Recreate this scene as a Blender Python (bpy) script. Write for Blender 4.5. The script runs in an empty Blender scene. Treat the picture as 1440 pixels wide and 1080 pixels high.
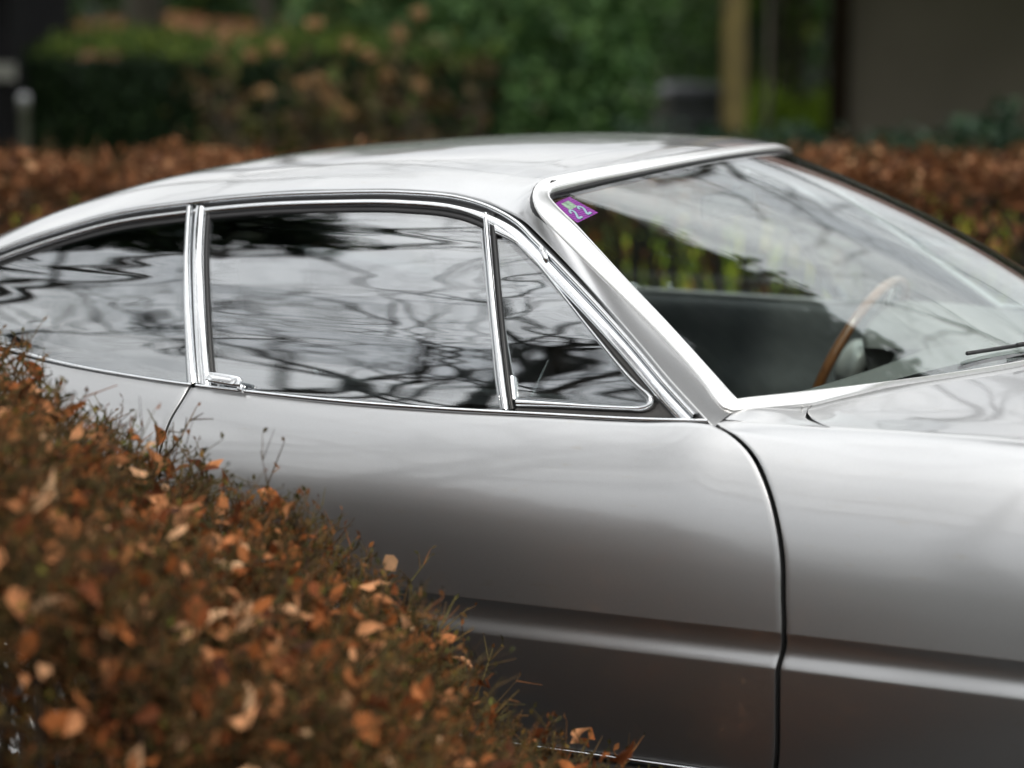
import bpy, math, random
import numpy as np
from mathutils import Vector, Matrix, noise

S = bpy.context.scene
COL = S.collection
rng = np.random.default_rng(7)
random.seed(7)
R = math.radians

# ------------------------------------------------------------------ camera, sky, sun, exposure
cam_d = bpy.data.cameras.new('camera'); cam = bpy.data.objects.new('camera', cam_d); COL.objects.link(cam)
CAM = Vector((2.48, -4.24, 1.50)); YAW = R(28.0); PIT = R(8.75)
cam.location = CAM
cam.rotation_euler = (R(90) - PIT, 0, YAW)
cam_d.sensor_width = 36.0; cam_d.lens = 85.0
cam_d.clip_start = 0.05; cam_d.clip_end = 600
cam_d.dof.use_dof = True; cam_d.dof.focus_distance = 4.05; cam_d.dof.aperture_fstop = 1.8
cam_d.dof.aperture_blades = 0
S.camera = cam

SUN_EL, SUN_AZ = 50.0, 150.0            # azimuth clockwise from +y
world = bpy.data.worlds.new('World'); S.world = world; world.use_nodes = True
wn = world.node_tree.nodes; wl = world.node_tree.links; wn.clear()
w_out = wn.new('ShaderNodeOutputWorld'); w_bg = wn.new('ShaderNodeBackground')
w_sky = wn.new('ShaderNodeTexSky'); w_sky.sky_type = 'NISHITA'; w_sky.sun_disc = False
w_sky.sun_elevation = R(SUN_EL); w_sky.sun_rotation = R(SUN_AZ)
w_bg.inputs['Strength'].default_value = 0.12
w_tc = wn.new('ShaderNodeTexCoord'); w_no = wn.new('ShaderNodeTexNoise'); w_map = wn.new('ShaderNodeMapping')
w_map.inputs['Scale'].default_value = (1.0, 1.0, 2.6)
w_no.inputs['Scale'].default_value = 2.6; w_no.inputs['Detail'].default_value = 7; w_no.inputs['Roughness'].default_value = 0.55
w_rmp = wn.new('ShaderNodeValToRGB'); w_rmp.color_ramp.elements[0].position = 0.34; w_rmp.color_ramp.elements[1].position = 0.66
w_rmp.color_ramp.elements[0].color = (8.2, 8.4, 8.6, 1); w_rmp.color_ramp.elements[1].color = (13.5, 13.5, 13.3, 1)
w_mix = wn.new('ShaderNodeMixRGB'); w_mix.inputs['Fac'].default_value = 0.92
wl.new(w_tc.outputs['Generated'], w_map.inputs['Vector']); wl.new(w_map.outputs[0], w_no.inputs['Vector'])
wl.new(w_no.outputs['Fac'], w_rmp.inputs['Fac']); wl.new(w_sky.outputs[0], w_mix.inputs['Color1'])
wl.new(w_rmp.outputs[0], w_mix.inputs['Color2']); w_sep = wn.new('ShaderNodeSeparateXYZ'); wl.new(w_tc.outputs['Generated'], w_sep.inputs[0])
w_cie = wn.new('ShaderNodeMapRange'); w_cie.inputs['From Min'].default_value = 0; w_cie.inputs['From Max'].default_value = 1
w_cie.inputs['To Min'].default_value = .42; w_cie.inputs['To Max'].default_value = 1.4; wl.new(w_sep.outputs['Z'], w_cie.inputs['Value'])
w_sc = wn.new('ShaderNodeVectorMath'); w_sc.operation = 'SCALE'; wl.new(w_mix.outputs[0], w_sc.inputs[0]); wl.new(w_cie.outputs[0], w_sc.inputs['Scale'])
wl.new(w_sc.outputs[0], w_bg.inputs['Color'])
wl.new(w_bg.outputs[0], w_out.inputs['Surface'])

sun_d = bpy.data.lights.new('sun', 'SUN'); sun = bpy.data.objects.new('sun', sun_d); COL.objects.link(sun)
sun_d.energy = 1.5; sun_d.angle = R(10); sun_d.color = (1.0, 0.94, 0.86)
az = R(SUN_AZ); el = R(SUN_EL)
sdir = Vector((math.sin(az) * math.cos(el), math.cos(az) * math.cos(el), math.sin(el)))
sun.rotation_euler = sdir.to_track_quat('Z', 'Y').to_euler(); sun.location = sdir * 30

S.view_settings.view_transform = 'Standard'; S.view_settings.look = 'None'
S.view_settings.exposure = 0.42; S.view_settings.gamma = 1.0; S.view_settings.use_curve_mapping = False
S.render.engine = 'CYCLES'
cy = S.cycles
cy.use_denoising = True
cy.max_bounces = 12; cy.diffuse_bounces = 3; cy.glossy_bounces = 6; cy.transmission_bounces = 6
cy.transparent_max_bounces = 32; cy.caustics_reflective = False; cy.caustics_refractive = False
cy.sample_clamp_indirect = 6.0

# ------------------------------------------------------------------ helpers
def tag(o, label=None, cat=None, group=None, kind=None):
    if label: o['label'] = label
    if cat: o['category'] = cat
    if group: o['group'] = group
    if kind: o['kind'] = kind
    return o

def empty(name, loc=(0, 0, 0), rz=0, **k):
    o = bpy.data.objects.new(name, None); COL.objects.link(o)
    o.location = loc; o.rotation_euler = (0, 0, rz); o.empty_display_size = .2
    return tag(o, **k)

def link(name, me, mat=None, parent=None, keep=True):
    o = bpy.data.objects.new(name, me); COL.objects.link(o)
    if mat is not None and not me.materials: me.materials.append(mat)
    if parent is not None:
        o.parent = parent
        if keep: o.matrix_parent_inverse = parent_world(parent).inverted()
    return o

def parent_world(p):
    m = Matrix.LocRotScale(p.location, p.rotation_euler, p.scale)
    if p.parent: m = parent_world(p.parent) @ p.matrix_parent_inverse @ m
    return m

def mesh_np(name, V, F, smooth=True, nf=None):
    """V (n,3); F list of arrays of equal width faces (m,k)"""
    me = bpy.data.meshes.new(name)
    if isinstance(F, np.ndarray): F = [F]
    V = np.asarray(V, dtype=np.float32)
    me.vertices.add(len(V)); me.vertices.foreach_set('co', V.ravel())
    loops = np.concatenate([f.ravel() for f in F]).astype(np.int32)
    sizes = np.concatenate([np.full(len(f), f.shape[1]) for f in F]).astype(np.int32)
    starts = np.concatenate([[0], np.cumsum(sizes)[:-1]]).astype(np.int32)
    me.loops.add(len(loops)); me.loops.foreach_set('vertex_index', loops)
    me.polygons.add(len(sizes)); me.polygons.foreach_set('loop_start', starts)
    try: me.polygons.foreach_set('loop_total', sizes)
    except Exception: pass
    me.polygons.foreach_set('use_smooth', np.full(len(sizes), smooth))
    me.update(calc_edges=True); me.validate()
    return me

def gridF(n, m, close_m=False, off=0, flip=False):
    i = np.arange(n - 1)[:, None]; j = np.arange(m if close_m else m - 1)[None, :]
    j2 = (j + 1) % m
    f = np.stack([i * m + j, i * m + j2, (i + 1) * m + j2, (i + 1) * m + j], -1).reshape(-1, 4) + off
    return f[:, ::-1] if flip else f

def grid(name, P, mat, parent=None, flip=False, close=False, smooth=True):
    n, m = P.shape[:2]
    return link(name, mesh_np(name, P.reshape(-1, 3), gridF(n, m, close, 0, flip), smooth), mat, parent)

def normals(P):
    du = np.gradient(P, axis=0); dv = np.gradient(P, axis=1)
    n = np.cross(du, dv); n /= (np.linalg.norm(n, axis=-1, keepdims=True) + 1e-12)
    return n

def unit(a): return a / (np.linalg.norm(a, axis=-1, keepdims=True) + 1e-12)

def flange(P, sign, sides='tblr', r=.003, depth=.022):
    """roll the chosen borders of a grid sheet over and inwards; sign*normal = outward side"""
    N = normals(P) * sign
    def strips(E, En, T):
        rows = []
        for a in (30, 60, 90):
            rows.append(E + T * r * math.sin(R(a)) - En * r * (1 - math.cos(R(a))))
        rows.append(E + T * r - En * depth)
        return rows
    if 't' in sides:
        rr = strips(P[-1], N[-1], unit(P[-1] - P[-2])); P = np.concatenate([P, np.stack(rr)], 0); N = np.concatenate([N] + [N[-1:]] * 4, 0)
    if 'b' in sides:
        rr = strips(P[0], N[0], unit(P[0] - P[1])); P = np.concatenate([np.stack(rr[::-1]), P], 0); N = np.concatenate([N[:1]] * 4 + [N], 0)
    if 'r' in sides:
        rr = strips(P[:, -1], N[:, -1], unit(P[:, -1] - P[:, -2])); P = np.concatenate([P, np.stack(rr, 1)], 1); N = np.concatenate([N] + [N[:, -1:]] * 4, 1)
    if 'l' in sides:
        rr = strips(P[:, 0], N[:, 0], unit(P[:, 0] - P[:, 1])); P = np.concatenate([np.stack(rr[::-1], 1), P], 1)
    return P

def slab(name, P, th, sign, mat, parent=None):
    """closed solid from a grid sheet: thickness th to the inner side"""
    N = normals(P) * sign; n, m = P.shape[:2]
    V = np.concatenate([P.reshape(-1, 3), (P - N * th).reshape(-1, 3)]); k = n * m
    f = [gridF(n, m, flip=sign < 0), gridF(n, m, off=k, flip=sign > 0)]
    b = np.concatenate([np.arange(m), np.arange(1, n) * m + m - 1, (n - 1) * m + np.arange(m - 2, -1, -1), np.arange(n - 2, 0, -1) * m])
    b2 = np.roll(b, -1)
    e = np.stack([b, b + k, b2 + k, b2], -1)
    f.append(e if sign > 0 else e[:, ::-1])
    return link(name, mesh_np(name, V, np.concatenate(f)), mat, parent)

def resample(pts, n, smooth=True):
    p = np.asarray(pts, float); d = np.r_[0, np.cumsum(np.linalg.norm(np.diff(p, axis=0), axis=1))]
    t = np.linspace(0, d[-1], n)
    if smooth and len(p) > 3:
        m = np.zeros_like(p)
        h = np.diff(d)[:, None]; s = np.diff(p, axis=0) / h
        m[1:-1] = (s[:-1] * h[1:] + s[1:] * h[:-1]) / (h[1:] + h[:-1]); m[0] = s[0]; m[-1] = s[-1]
        k = np.clip(np.searchsorted(d, t, side='right') - 1, 0, len(p) - 2)
        hh = h[k]; u = ((t - d[k])[:, None]) / hh
        return ((2*u**3-3*u**2+1)*p[k] + (u**3-2*u**2+u)*hh*m[k] + (-2*u**3+3*u**2)*p[k+1] + (u**3-u**2)*hh*m[k+1])
    return np.stack([np.interp(t, d, p[:, i]) for i in range(p.shape[1])], -1)

def interp_s(xs, ys):
    """smooth interpolation y(x)"""
    q = resample(np.stack([xs, ys], -1), 400)
    return lambda x: np.interp(x, q[:, 0], q[:, 1])

def tube_path(P, r, k=8, cap=True):
    P = np.asarray(P, float); n = len(P); r = np.broadcast_to(r, (n,))
    T = unit(np.gradient(P, axis=0)); ref = np.array([0, 0, 1.]) if abs(T[0][2]) < .9 else np.array([1., 0, 0])
    A = unit(np.cross(T, ref)); B = np.cross(T, A)
    a = np.linspace(0, 2 * np.pi, k, endpoint=False)
    V = P[:, None] + r[:, None, None] * (A[:, None] * np.cos(a)[None, :, None] + B[:, None] * np.sin(a)[None, :, None])
    F = [gridF(n, k, True)]
    V = V.reshape(-1, 3)
    if cap:
        V = np.concatenate([V, P[:1], P[-1:]]); i = np.arange(k); j = (i + 1) % k
        F.append(np.stack([i, np.full(k, n*k), j], -1)[:, ::-1].copy()); F.append(np.stack([(n-1)*k+i, (n-1)*k+j, np.full(k, n*k+1)], -1))
        F[1] = F[1]
    return V, F

def tube(name, P, r, mat, parent=None, k=10):
    V, F = tube_path(P, r, k); return link(name, mesh_np(name, V, F), mat, parent)

def segs_mesh(name, P0, P1, R0, R1, k=4):
    """many tapered twig segments as one mesh"""
    P0 = np.asarray(P0, float); P1 = np.asarray(P1, float); n = len(P0)
    R0 = np.asarray(R0, float); R1 = np.asarray(R1, float)
    T = unit(P1 - P0); ref = np.where(np.abs(T[:, 2:3]) < .8, np.array([[0, 0, 1.]]), np.array([[1., 0, 0]]))
    A = unit(np.cross(T, ref)); B = np.cross(T, A); a = np.linspace(0, 2*np.pi, k, endpoint=False)
    ca = (A[:, None] * np.cos(a)[None, :, None] + B[:, None] * np.sin(a)[None, :, None])
    V = np.stack([P0[:, None] + ca * R0[:, None, None], P1[:, None] + ca * R1[:, None, None]], 1).reshape(-1, 3)
    i = np.arange(k); j = (i + 1) % k; q = np.stack([i, j, j + k, i + k], -1)
    F = (q[None] + (np.arange(n) * 2 * k)[:, None, None]).reshape(-1, 4)
    return mesh_np(name, V, F)

LEAF_T = np.array([[0, 0, 0], [-.30, .33, .10], [0, .33, 0], [.30, .33, .10], [-.27, .70, .06], [0, .70, -.06], [.27, .70, .06], [0, 1.06, -.20]])
LEAF_F = np.array([[0, 2, 1], [0, 3, 2], [1, 2, 5], [1, 5, 4], [2, 3, 6], [2, 6, 5], [4, 5, 7], [5, 6, 7]])
SIMPLE_T = np.array([[0, 0, 0], [-.26, .5, .07], [0, 1, -.08], [.26, .5, .07]]); SIMPLE_F = np.array([[0, 3, 1], [1, 3, 2]])

def rand_rot(n, g, up=None, spread=1.0):
    """random frames; y axis = leaf length direction"""
    y = g.normal(size=(n, 3))
    if up is not None: y = unit(y) * spread + np.asarray(up)
    y = unit(y); t = g.normal(size=(n, 3)); z = unit(np.cross(y, t)); x = np.cross(y, z)
    return np.stack([x, y, z], 1)       # rows are axes

def leaves_mesh(name, pos, size, g, tmpl=LEAF_T, tf=LEAF_F, up=None, spread=1.0, curl=.6, wide=1.0):
    n = len(pos); Rm = rand_rot(n, g, up, spread)
    L = np.broadcast_to(tmpl, (n,) + tmpl.shape).copy()
    L[:, :, 2] *= (1 + curl * g.normal(size=(n, 1))); L[:, :, 0] *= wide * g.uniform(.7, 1.15, (n, 1))
    L = L * np.asarray(size)[:, None, None]
    V = np.einsum('nvi,nij->nvj', L, Rm) + np.asarray(pos)[:, None]
    F = (tf[None] + (np.arange(n) * len(tmpl))[:, None, None]).reshape(-1, 3)
    return mesh_np(name, V.reshape(-1, 3), F)

def box_vf(lo, hi):
    x0, y0, z0 = lo; x1, y1, z1 = hi
    V = np.array([[x0,y0,z0],[x1,y0,z0],[x1,y1,z0],[x0,y1,z0],[x0,y0,z1],[x1,y0,z1],[x1,y1,z1],[x0,y1,z1]], float)
    F = np.array([[0,3,2,1],[4,5,6,7],[0,1,5,4],[1,2,6,5],[2,3,7,6],[3,0,4,7]])
    return V, F

def box(name, lo, hi, mat, parent=None, bev=0.0, M=None):
    V, F = box_vf(lo, hi)
    if M is not None: V = np.array([tuple(M @ Vector(v)) for v in V])
    o = link(name, mesh_np(name, V, F, False), mat, parent)
    if bev:
        b = o.modifiers.new('bevel', 'BEVEL'); b.width = bev; b.segments = 3; b.limit_method = 'ANGLE'
        o.data.polygons.foreach_set('use_smooth', [True] * len(o.data.polygons))
    return o

# ------------------------------------------------------------------ materials
def mat(name):
    m = bpy.data.materials.new(name); m.use_nodes = True
    return m, m.node_tree.nodes, m.node_tree.links, m.node_tree.nodes['Principled BSDF']

def simple(name, col, rough=.6, metal=0, coat=0, noise_amt=0, nscale=20, bump=0, bscale=60, spec=None):
    m, n, l, b = mat(name)
    b.inputs['Base Color'].default_value = (*col, 1); b.inputs['Roughness'].default_value = rough
    b.inputs['Metallic'].default_value = metal; b.inputs['Coat Weight'].default_value = coat
    if spec is not None: b.inputs['Specular IOR Level'].default_value = spec
    tc = n.new('ShaderNodeTexCoord')
    if noise_amt:
        t = n.new('ShaderNodeTexNoise'); t.inputs['Scale'].default_value = nscale; t.inputs['Detail'].default_value = 6
        l.new(tc.outputs['Object'], t.inputs['Vector'])
        r = n.new('ShaderNodeMapRange'); r.inputs['From Min'].default_value = .3; r.inputs['From Max'].default_value = .7
        r.inputs['To Min'].default_value = 1 - noise_amt; r.inputs['To Max'].default_value = 1 + noise_amt
        l.new(t.outputs['Fac'], r.inputs['Value'])
        mx = n.new('ShaderNodeVectorMath'); mx.operation = 'SCALE'; mx.inputs[0].default_value = col
        l.new(r.outputs[0], mx.inputs['Scale']); l.new(mx.outputs[0], b.inputs['Base Color'])
    if bump:
        t2 = n.new('ShaderNodeTexNoise'); t2.inputs['Scale'].default_value = bscale; t2.inputs['Detail'].default_value = 5
        l.new(tc.outputs['Object'], t2.inputs['Vector'])
        bp = n.new('ShaderNodeBump'); bp.inputs['Strength'].default_value = bump; bp.inputs['Distance'].default_value = .01
        l.new(t2.outputs['Fac'], bp.inputs['Height']); l.new(bp.outputs[0], b.inputs['Normal'])
    return m

def leaf_mat(name, stops, rough=.55, trans=.3, spec=.4):
    spec = spec * .4; rough = min(.8, rough + .1)
    m, n, l, b = mat(name)
    g = n.new('ShaderNodeNewGeometry'); oi = n.new('ShaderNodeObjectInfo')
    ad = n.new('ShaderNodeMath'); ad.operation = 'ADD'; fr = n.new('ShaderNodeMath'); fr.operation = 'FRACT'
    l.new(g.outputs['Random Per Island'], ad.inputs[0]); l.new(oi.outputs['Random'], ad.inputs[1]); l.new(ad.outputs[0], fr.inputs[0])
    cr = n.new('ShaderNodeValToRGB'); e = cr.color_ramp.elements
    e[0].position = stops[0][0]; e[0].color = (*stops[0][1], 1); e[1].position = stops[-1][0]; e[1].color = (*stops[-1][1], 1)
    for p, c in stops[1:-1]:
        q = e.new(p); q.color = (*c, 1)
    l.new(fr.outputs[0], cr.inputs['Fac'])
    tc = n.new('ShaderNodeTexCoord'); t = n.new('ShaderNodeTexNoise'); t.inputs['Scale'].default_value = 55; t.inputs['Detail'].default_value = 4
    l.new(tc.outputs['Object'], t.inputs['Vector'])
    mr = n.new('ShaderNodeMapRange'); mr.inputs['From Min'].default_value = .3; mr.inputs['From Max'].default_value = .7
    mr.inputs['To Min'].default_value = .7; mr.inputs['To Max'].default_value = 1.25; l.new(t.outputs['Fac'], mr.inputs['Value'])
    sc = n.new('ShaderNodeVectorMath'); sc.operation = 'SCALE'; l.new(cr.outputs[0], sc.inputs[0]); l.new(mr.outputs[0], sc.inputs['Scale'])
    l.new(sc.outputs[0], b.inputs['Base Color']); b.inputs['Roughness'].default_value = rough; b.inputs['Specular IOR Level'].default_value = spec
    tr = n.new('ShaderNodeBsdfTranslucent'); l.new(sc.outputs[0], tr.inputs['Color'])
    mx = n.new('ShaderNodeMixShader'); mx.inputs[0].default_value = trans
    l.new(b.outputs[0], mx.inputs[1]); l.new(tr.outputs[0], mx.inputs[2]); l.new(mx.outputs[0], n['Material Output'].inputs['Surface'])
    return m

def glass_mat(name, ior, tint, wav=0.0, wscale=(1, 1, 1), wdist=.002, dirt=.0):
    m, n, l, b = mat(name); n.remove(b)
    f0 = ((ior - 1) / (ior + 1))**2
    ge = n.new('ShaderNodeNewGeometry'); dt = n.new('ShaderNodeVectorMath'); dt.operation = 'DOT_PRODUCT'
    l.new(ge.outputs['Incoming'], dt.inputs[0]); l.new(ge.outputs['Normal'], dt.inputs[1])
    ab = n.new('ShaderNodeMath'); ab.operation = 'ABSOLUTE'; l.new(dt.outputs['Value'], ab.inputs[0])
    iv = n.new('ShaderNodeMath'); iv.operation = 'SUBTRACT'; iv.inputs[0].default_value = 1; l.new(ab.outputs[0], iv.inputs[1])
    pw = n.new('ShaderNodeMath'); pw.operation = 'POWER'; pw.inputs[1].default_value = 5; l.new(iv.outputs[0], pw.inputs[0])
    fr = n.new('ShaderNodeMath'); fr.operation = 'MULTIPLY_ADD'; fr.inputs[1].default_value = 1 - f0; fr.inputs[2].default_value = f0
    l.new(pw.outputs[0], fr.inputs[0])
    tr = n.new('ShaderNodeBsdfTransparent'); tr.inputs['Color'].default_value = (*tint, 1)
    gl = n.new('ShaderNodeBsdfGlossy'); gl.inputs['Roughness'].default_value = 0.0; gl.inputs['Color'].default_value = (.97, .98, 1, 1)
    mx = n.new('ShaderNodeMixShader'); l.new(fr.outputs[0], mx.inputs[0]); l.new(tr.outputs[0], mx.inputs[1]); l.new(gl.outputs[0], mx.inputs[2])
    last = mx
    tc = n.new('ShaderNodeTexCoord')
    if wav:
        mp = n.new('ShaderNodeMapping'); mp.inputs['Scale'].default_value = wscale
        t = n.new('ShaderNodeTexNoise'); t.inputs['Scale'].default_value = 1.0; t.inputs['Detail'].default_value = 1.6; t.inputs['Distortion'].default_value = .6
        l.new(tc.outputs['Object'], mp.inputs['Vector']); l.new(mp.outputs[0], t.inputs['Vector'])
        bp = n.new('ShaderNodeBump'); bp.inputs['Strength'].default_value = wav; bp.inputs['Distance'].default_value = wdist
        l.new(t.outputs['Fac'], bp.inputs['Height']); l.new(bp.outputs[0], gl.inputs['Normal'])
    if dirt:
        df = n.new('ShaderNodeBsdfDiffuse'); df.inputs['Color'].default_value = (.5, .5, .48, 1)
        t3 = n.new('ShaderNodeTexNoise'); t3.inputs['Scale'].default_value = 9; t3.inputs['Detail'].default_value = 7
        l.new(tc.outputs['Object'], t3.inputs['Vector'])
        r3 = n.new('ShaderNodeMapRange'); r3.inputs['From Min'].default_value = .35; r3.inputs['From Max'].default_value = .8
        r3.inputs['To Max'].default_value = dirt; l.new(t3.outputs['Fac'], r3.inputs['Value'])
        m2 = n.new('ShaderNodeMixShader'); l.new(r3.outputs[0], m2.inputs[0]); l.new(mx.outputs[0], m2.inputs[1]); l.new(df.outputs[0], m2.inputs[2]); last = m2
    l.new(last.outputs[0], n['Material Output'].inputs['Surface'])
    return m

def paint_mat():
    m, n, l, b = mat('silver_grey_paint')
    b.inputs['Metallic'].default_value = .98; b.inputs['Roughness'].default_value = .36
    b.inputs['Coat Weight'].default_value = 1; b.inputs['Coat Roughness'].default_value = .025; b.inputs['Coat IOR'].default_value = 1.6
    tc = n.new('ShaderNodeTexCoord')
    t = n.new('ShaderNodeTexNoise'); t.inputs['Scale'].default_value = 900; t.inputs['Detail'].default_value = 2
    l.new(tc.outputs['Object'], t.inputs['Vector'])
    cr = n.new('ShaderNodeValToRGB'); cr.color_ramp.elements[0].position = .3; cr.color_ramp.elements[1].position = .7
    cr.color_ramp.elements[0].color = (.425, .428, .432, 1); cr.color_ramp.elements[1].color = (.475, .478, .482, 1)
    l.new(t.outputs['Fac'], cr.inputs['Fac'])
    # sparse dust specks and faint smears, a light film of dirt
    d = n.new('ShaderNodeTexNoise'); d.inputs['Scale'].default_value = 46; d.inputs['Detail'].default_value = 3
    mp = n.new('ShaderNodeMapping'); mp.inputs['Scale'].default_value = (.45, 1, 1.6)
    l.new(tc.outputs['Object'], mp.inputs['Vector']); l.new(mp.outputs[0], d.inputs['Vector'])
    dr = n.new('ShaderNodeMapRange'); dr.inputs['From Min'].default_value = .66; dr.inputs['From Max'].default_value = .76
    dr.inputs['To Max'].default_value = .5; l.new(d.outputs['Fac'], dr.inputs['Value'])
    mx = n.new('ShaderNodeMixRGB'); mx.inputs['Color2'].default_value = (.42, .40, .37, 1)
    l.new(dr.outputs[0], mx.inputs['Fac']); l.new(cr.outputs[0], mx.inputs['Color1']); l.new(mx.outputs[0], b.inputs['Base Color'])
    # very slight panel waviness for the clear coat
    wv = n.new('ShaderNodeTexNoise'); wv.inputs['Scale'].default_value = 3.0; wv.inputs['Detail'].default_value = 1
    mp2 = n.new('ShaderNodeMapping'); mp2.inputs['Scale'].default_value = (1, 1, 3)
    l.new(tc.outputs['Object'], mp2.inputs['Vector']); l.new(mp2.outputs[0], wv.inputs['Vector'])
    bp = n.new('ShaderNodeBump'); bp.inputs['Strength'].default_value = .25; bp.inputs['Distance'].default_value = .004
    st = n.new('ShaderNodeTexNoise'); st.inputs['Scale'].default_value = 1.0; st.inputs['Detail'].default_value = 4; st.inputs['Roughness'].default_value = .65
    mp3 = n.new('ShaderNodeMapping'); mp3.inputs['Scale'].default_value = (5, 9, 95); l.new(tc.outputs['Object'], mp3.inputs['Vector']); l.new(mp3.outputs[0], st.inputs['Vector'])
    hs_ = n.new('ShaderNodeMath'); hs_.operation = 'MULTIPLY_ADD'; hs_.inputs[1].default_value = .13
    l.new(st.outputs['Fac'], hs_.inputs[0]); l.new(wv.outputs['Fac'], hs_.inputs[2])
    l.new(hs_.outputs[0], bp.inputs['Height']); l.new(bp.outputs[0], b.inputs['Coat Normal'])
    cro = n.new('ShaderNodeMapRange'); cro.inputs['To Min'].default_value = .02; cro.inputs['To Max'].default_value = .07
    l.new(wv.outputs['Fac'], cro.inputs['Value']); l.new(cro.outputs[0], b.inputs['Coat Roughness'])
    return m

PAINT = paint_mat()
CHROME = simple('polished_chrome', (.78, .79, .80), .07, 1, noise_amt=.03, nscale=40, bump=.03, bscale=25)
ALU = simple('brushed_aluminium', (.90, .90, .89), .30, 1, noise_amt=.04, nscale=120)
RUBBER = simple('black_rubber', (.012, .012, .013), .45, spec=.5, noise_amt=.2)
BLACK = simple('black_void', (.006, .006, .006), .8)
TRIM = simple('charcoal_leather', (.035, .037, .040), .45, noise_amt=.15, nscale=30, bump=.15, bscale=220)
TRIM2 = simple('dark_grey_vinyl', (.13, .135, .142), .5, noise_amt=.1, nscale=25, bump=.1, bscale=250)
DASHM = simple('grey_suede_dash', (.17, .17, .165), .85, noise_amt=.08, nscale=60, bump=.1, bscale=300)
HEADL = simple('headliner', (.10, .10, .10), .9, noise_amt=.08)
WOOD = simple('steering_wheel_wood', (.22, .088, .032), .28, coat=.8, noise_amt=.25, nscale=30)
GLASS_S = glass_mat('side_glass', 2.9, (.60, .63, .63), .8, (.34, 2, 15), .0044, .0)
GLASS_V = glass_mat('vent_glass', 2.8, (.60, .63, .63), .8, (2.0, 2, 12), .0036, .0)
GLASS_Q = glass_mat('quarter_glass', 2.8, (.58, .62, .62), .9, (1.3, 2, 12), .0042, .0)
GLASS_F = glass_mat('far_window_glass', 1.6, (.92, .94, .93))
GLASS_W = glass_mat('windscreen_glass', 1.98, (.93, .97, .95), .35, (2, 3, 6), .0012, .004)
TYRE = simple('tyre_rubber', (.02, .02, .02), .75, noise_amt=.2, bump=.2, bscale=90)
# ------------------------------------------------------------------ THE CAR
# metres; x forward along the car, near (right-hand in the picture's foreground) flank at negative y
car = empty('sports_car', (0, 0, 0), label='silver grey classic fastback sports car parked behind the front hedge', cat='car')

def plan(x):
    x = np.asarray(x, float)
    return .05 * np.minimum(0, x)**2 + .055 * (1 - np.exp(-(np.maximum(0, x - .3) / .9)**2))

def Gy(x, z):            # side-glass surface, near flank
    t = (np.asarray(z) - .85) / .30
    return -.80 + .2 * t - .076 * t * (1 - t) + plan(x)

_h = np.linspace(0, 1, 400); _phi = np.interp(_h, [0, .15, .3, .45, .6, .8, 1], [3.2, 4.2, 6.2, 10, 17, 28, 42])
_q = np.tan(np.radians(_phi)) * .298; _yin = np.r_[0, np.cumsum((_q[1:] + _q[:-1]) / 2 * np.diff(_h))]
YIN_TOP = _yin[-1]

RAIL = [(-1.75, .74), (-1.5, .800), (-1.1, .875), (-.85, .938), (-.68, .995), (-.5211, 1.0601), (-.4041, 1.1006), (-.2861, 1.1341), (-.1405, 1.158), (.0149, 1.1766), (.1669, 1.187), (.3204, 1.1919), (.4227, 1.1875), (.5046, 1.1717), (.5624, 1.1508), (.6076, 1.1253), (.6861, 1.0775), (.7728, 1.0206), (.8452, .9689), (.9085, .9198), (.9723, .8724), (.998, .853)]
BELT = [(-1.75, .735), (-1.5, .795), (-1.1, .870), (-.85, .925), (-.6, .912), (-.4357, .8887), (-.2913, .8705), (-.1143, .8576), (.0034, .8522), (.1214, .8492), (.3113, .8465), (.5055, .8478), (.6975, .852), (.874, .856), (.9864, .8610)]
belt_z0 = interp_s([p[0] for p in BELT] + [1.05, 1.2, 1.5, 1.8, 2.1, 2.4, 2.62], [p[1] for p in BELT] + [.853, .842, .842, .825, .77, .68, .56])
rail_z = interp_s([p[0] for p in RAIL], [p[1] for p in RAIL])
# plan for tail and nose (narrowing)
def narrow(x): 
    x = np.asarray(x, float)
    return .30 * np.clip((x - 1.9) / .85, 0, 1)**2.4 + .16 * np.clip((-x - .95) / .8, 0, 1)**2 - .05 * np.minimum(0, x + .0)**2 * np.clip((-x - .6) / .6, 0, 1)
ZC, HW, DG = .5275, .0290, .0068     # groove centre height, half height, depth
def side_y(x, z):
    x = np.asarray(x, float); z = np.asarray(z, float); zb = belt_z0(x)
    h = np.clip((z - .552) / (zb - .552), 0, 1)
    y = -.80 - YIN_TOP + np.interp(h, _h, _yin)
    q = np.clip((z - ZC) / HW, -1, 1); g = np.where(q > 0, 1 - q**2, .35 * (1 - q**2) + .65 * (.5 + .5 * np.cos(np.pi * q)))
    y = y + DG * np.maximum(g, 0)
    d = np.maximum(0, .50 - z); y = y + .5 * d**2 + .11 * d
    return y + plan(x) + narrow(x)

NEAR, FAR = 1, -1
def MY(P, side):
    P = np.array(P, float)
    if side == FAR: P[..., 1] *= -1
    return P

def zrows(zlo, ztop, n=130):
    # denser around the crease
    z = np.linspace(zlo, ztop, 600); w = 1 + 5 * np.exp(-((z - ZC) / .045)**2); c = np.r_[0, np.cumsum((w[1:] + w[:-1]) / 2)]; c /= c[-1]
    zz = np.interp(np.linspace(0, 1, n), c, z)
    return zz

CUTF = [(.30, 1.128), (.344, 1.137), (.45, 1.146), (.502, 1.149), (.545, 1.156), (.614, 1.153), (.671, 1.148), (.722, 1.135), (.775, 1.110), (.817, 1.077), (.845, 1.035), (.8615, .992)]
CUTR = [(.30, .02), (.45, .0), (.6, -.012), (.66, -.014), (.718, -.013), (.765, -.0095), (.795, -.0045), (.829, .0066), (.8529, .0117)]
cutf = interp_s([p[0] for p in CUTF], [p[1] for p in CUTF]); cutr = interp_s([p[0] for p in CUTR], [p[1] for p in CUTR])

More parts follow.
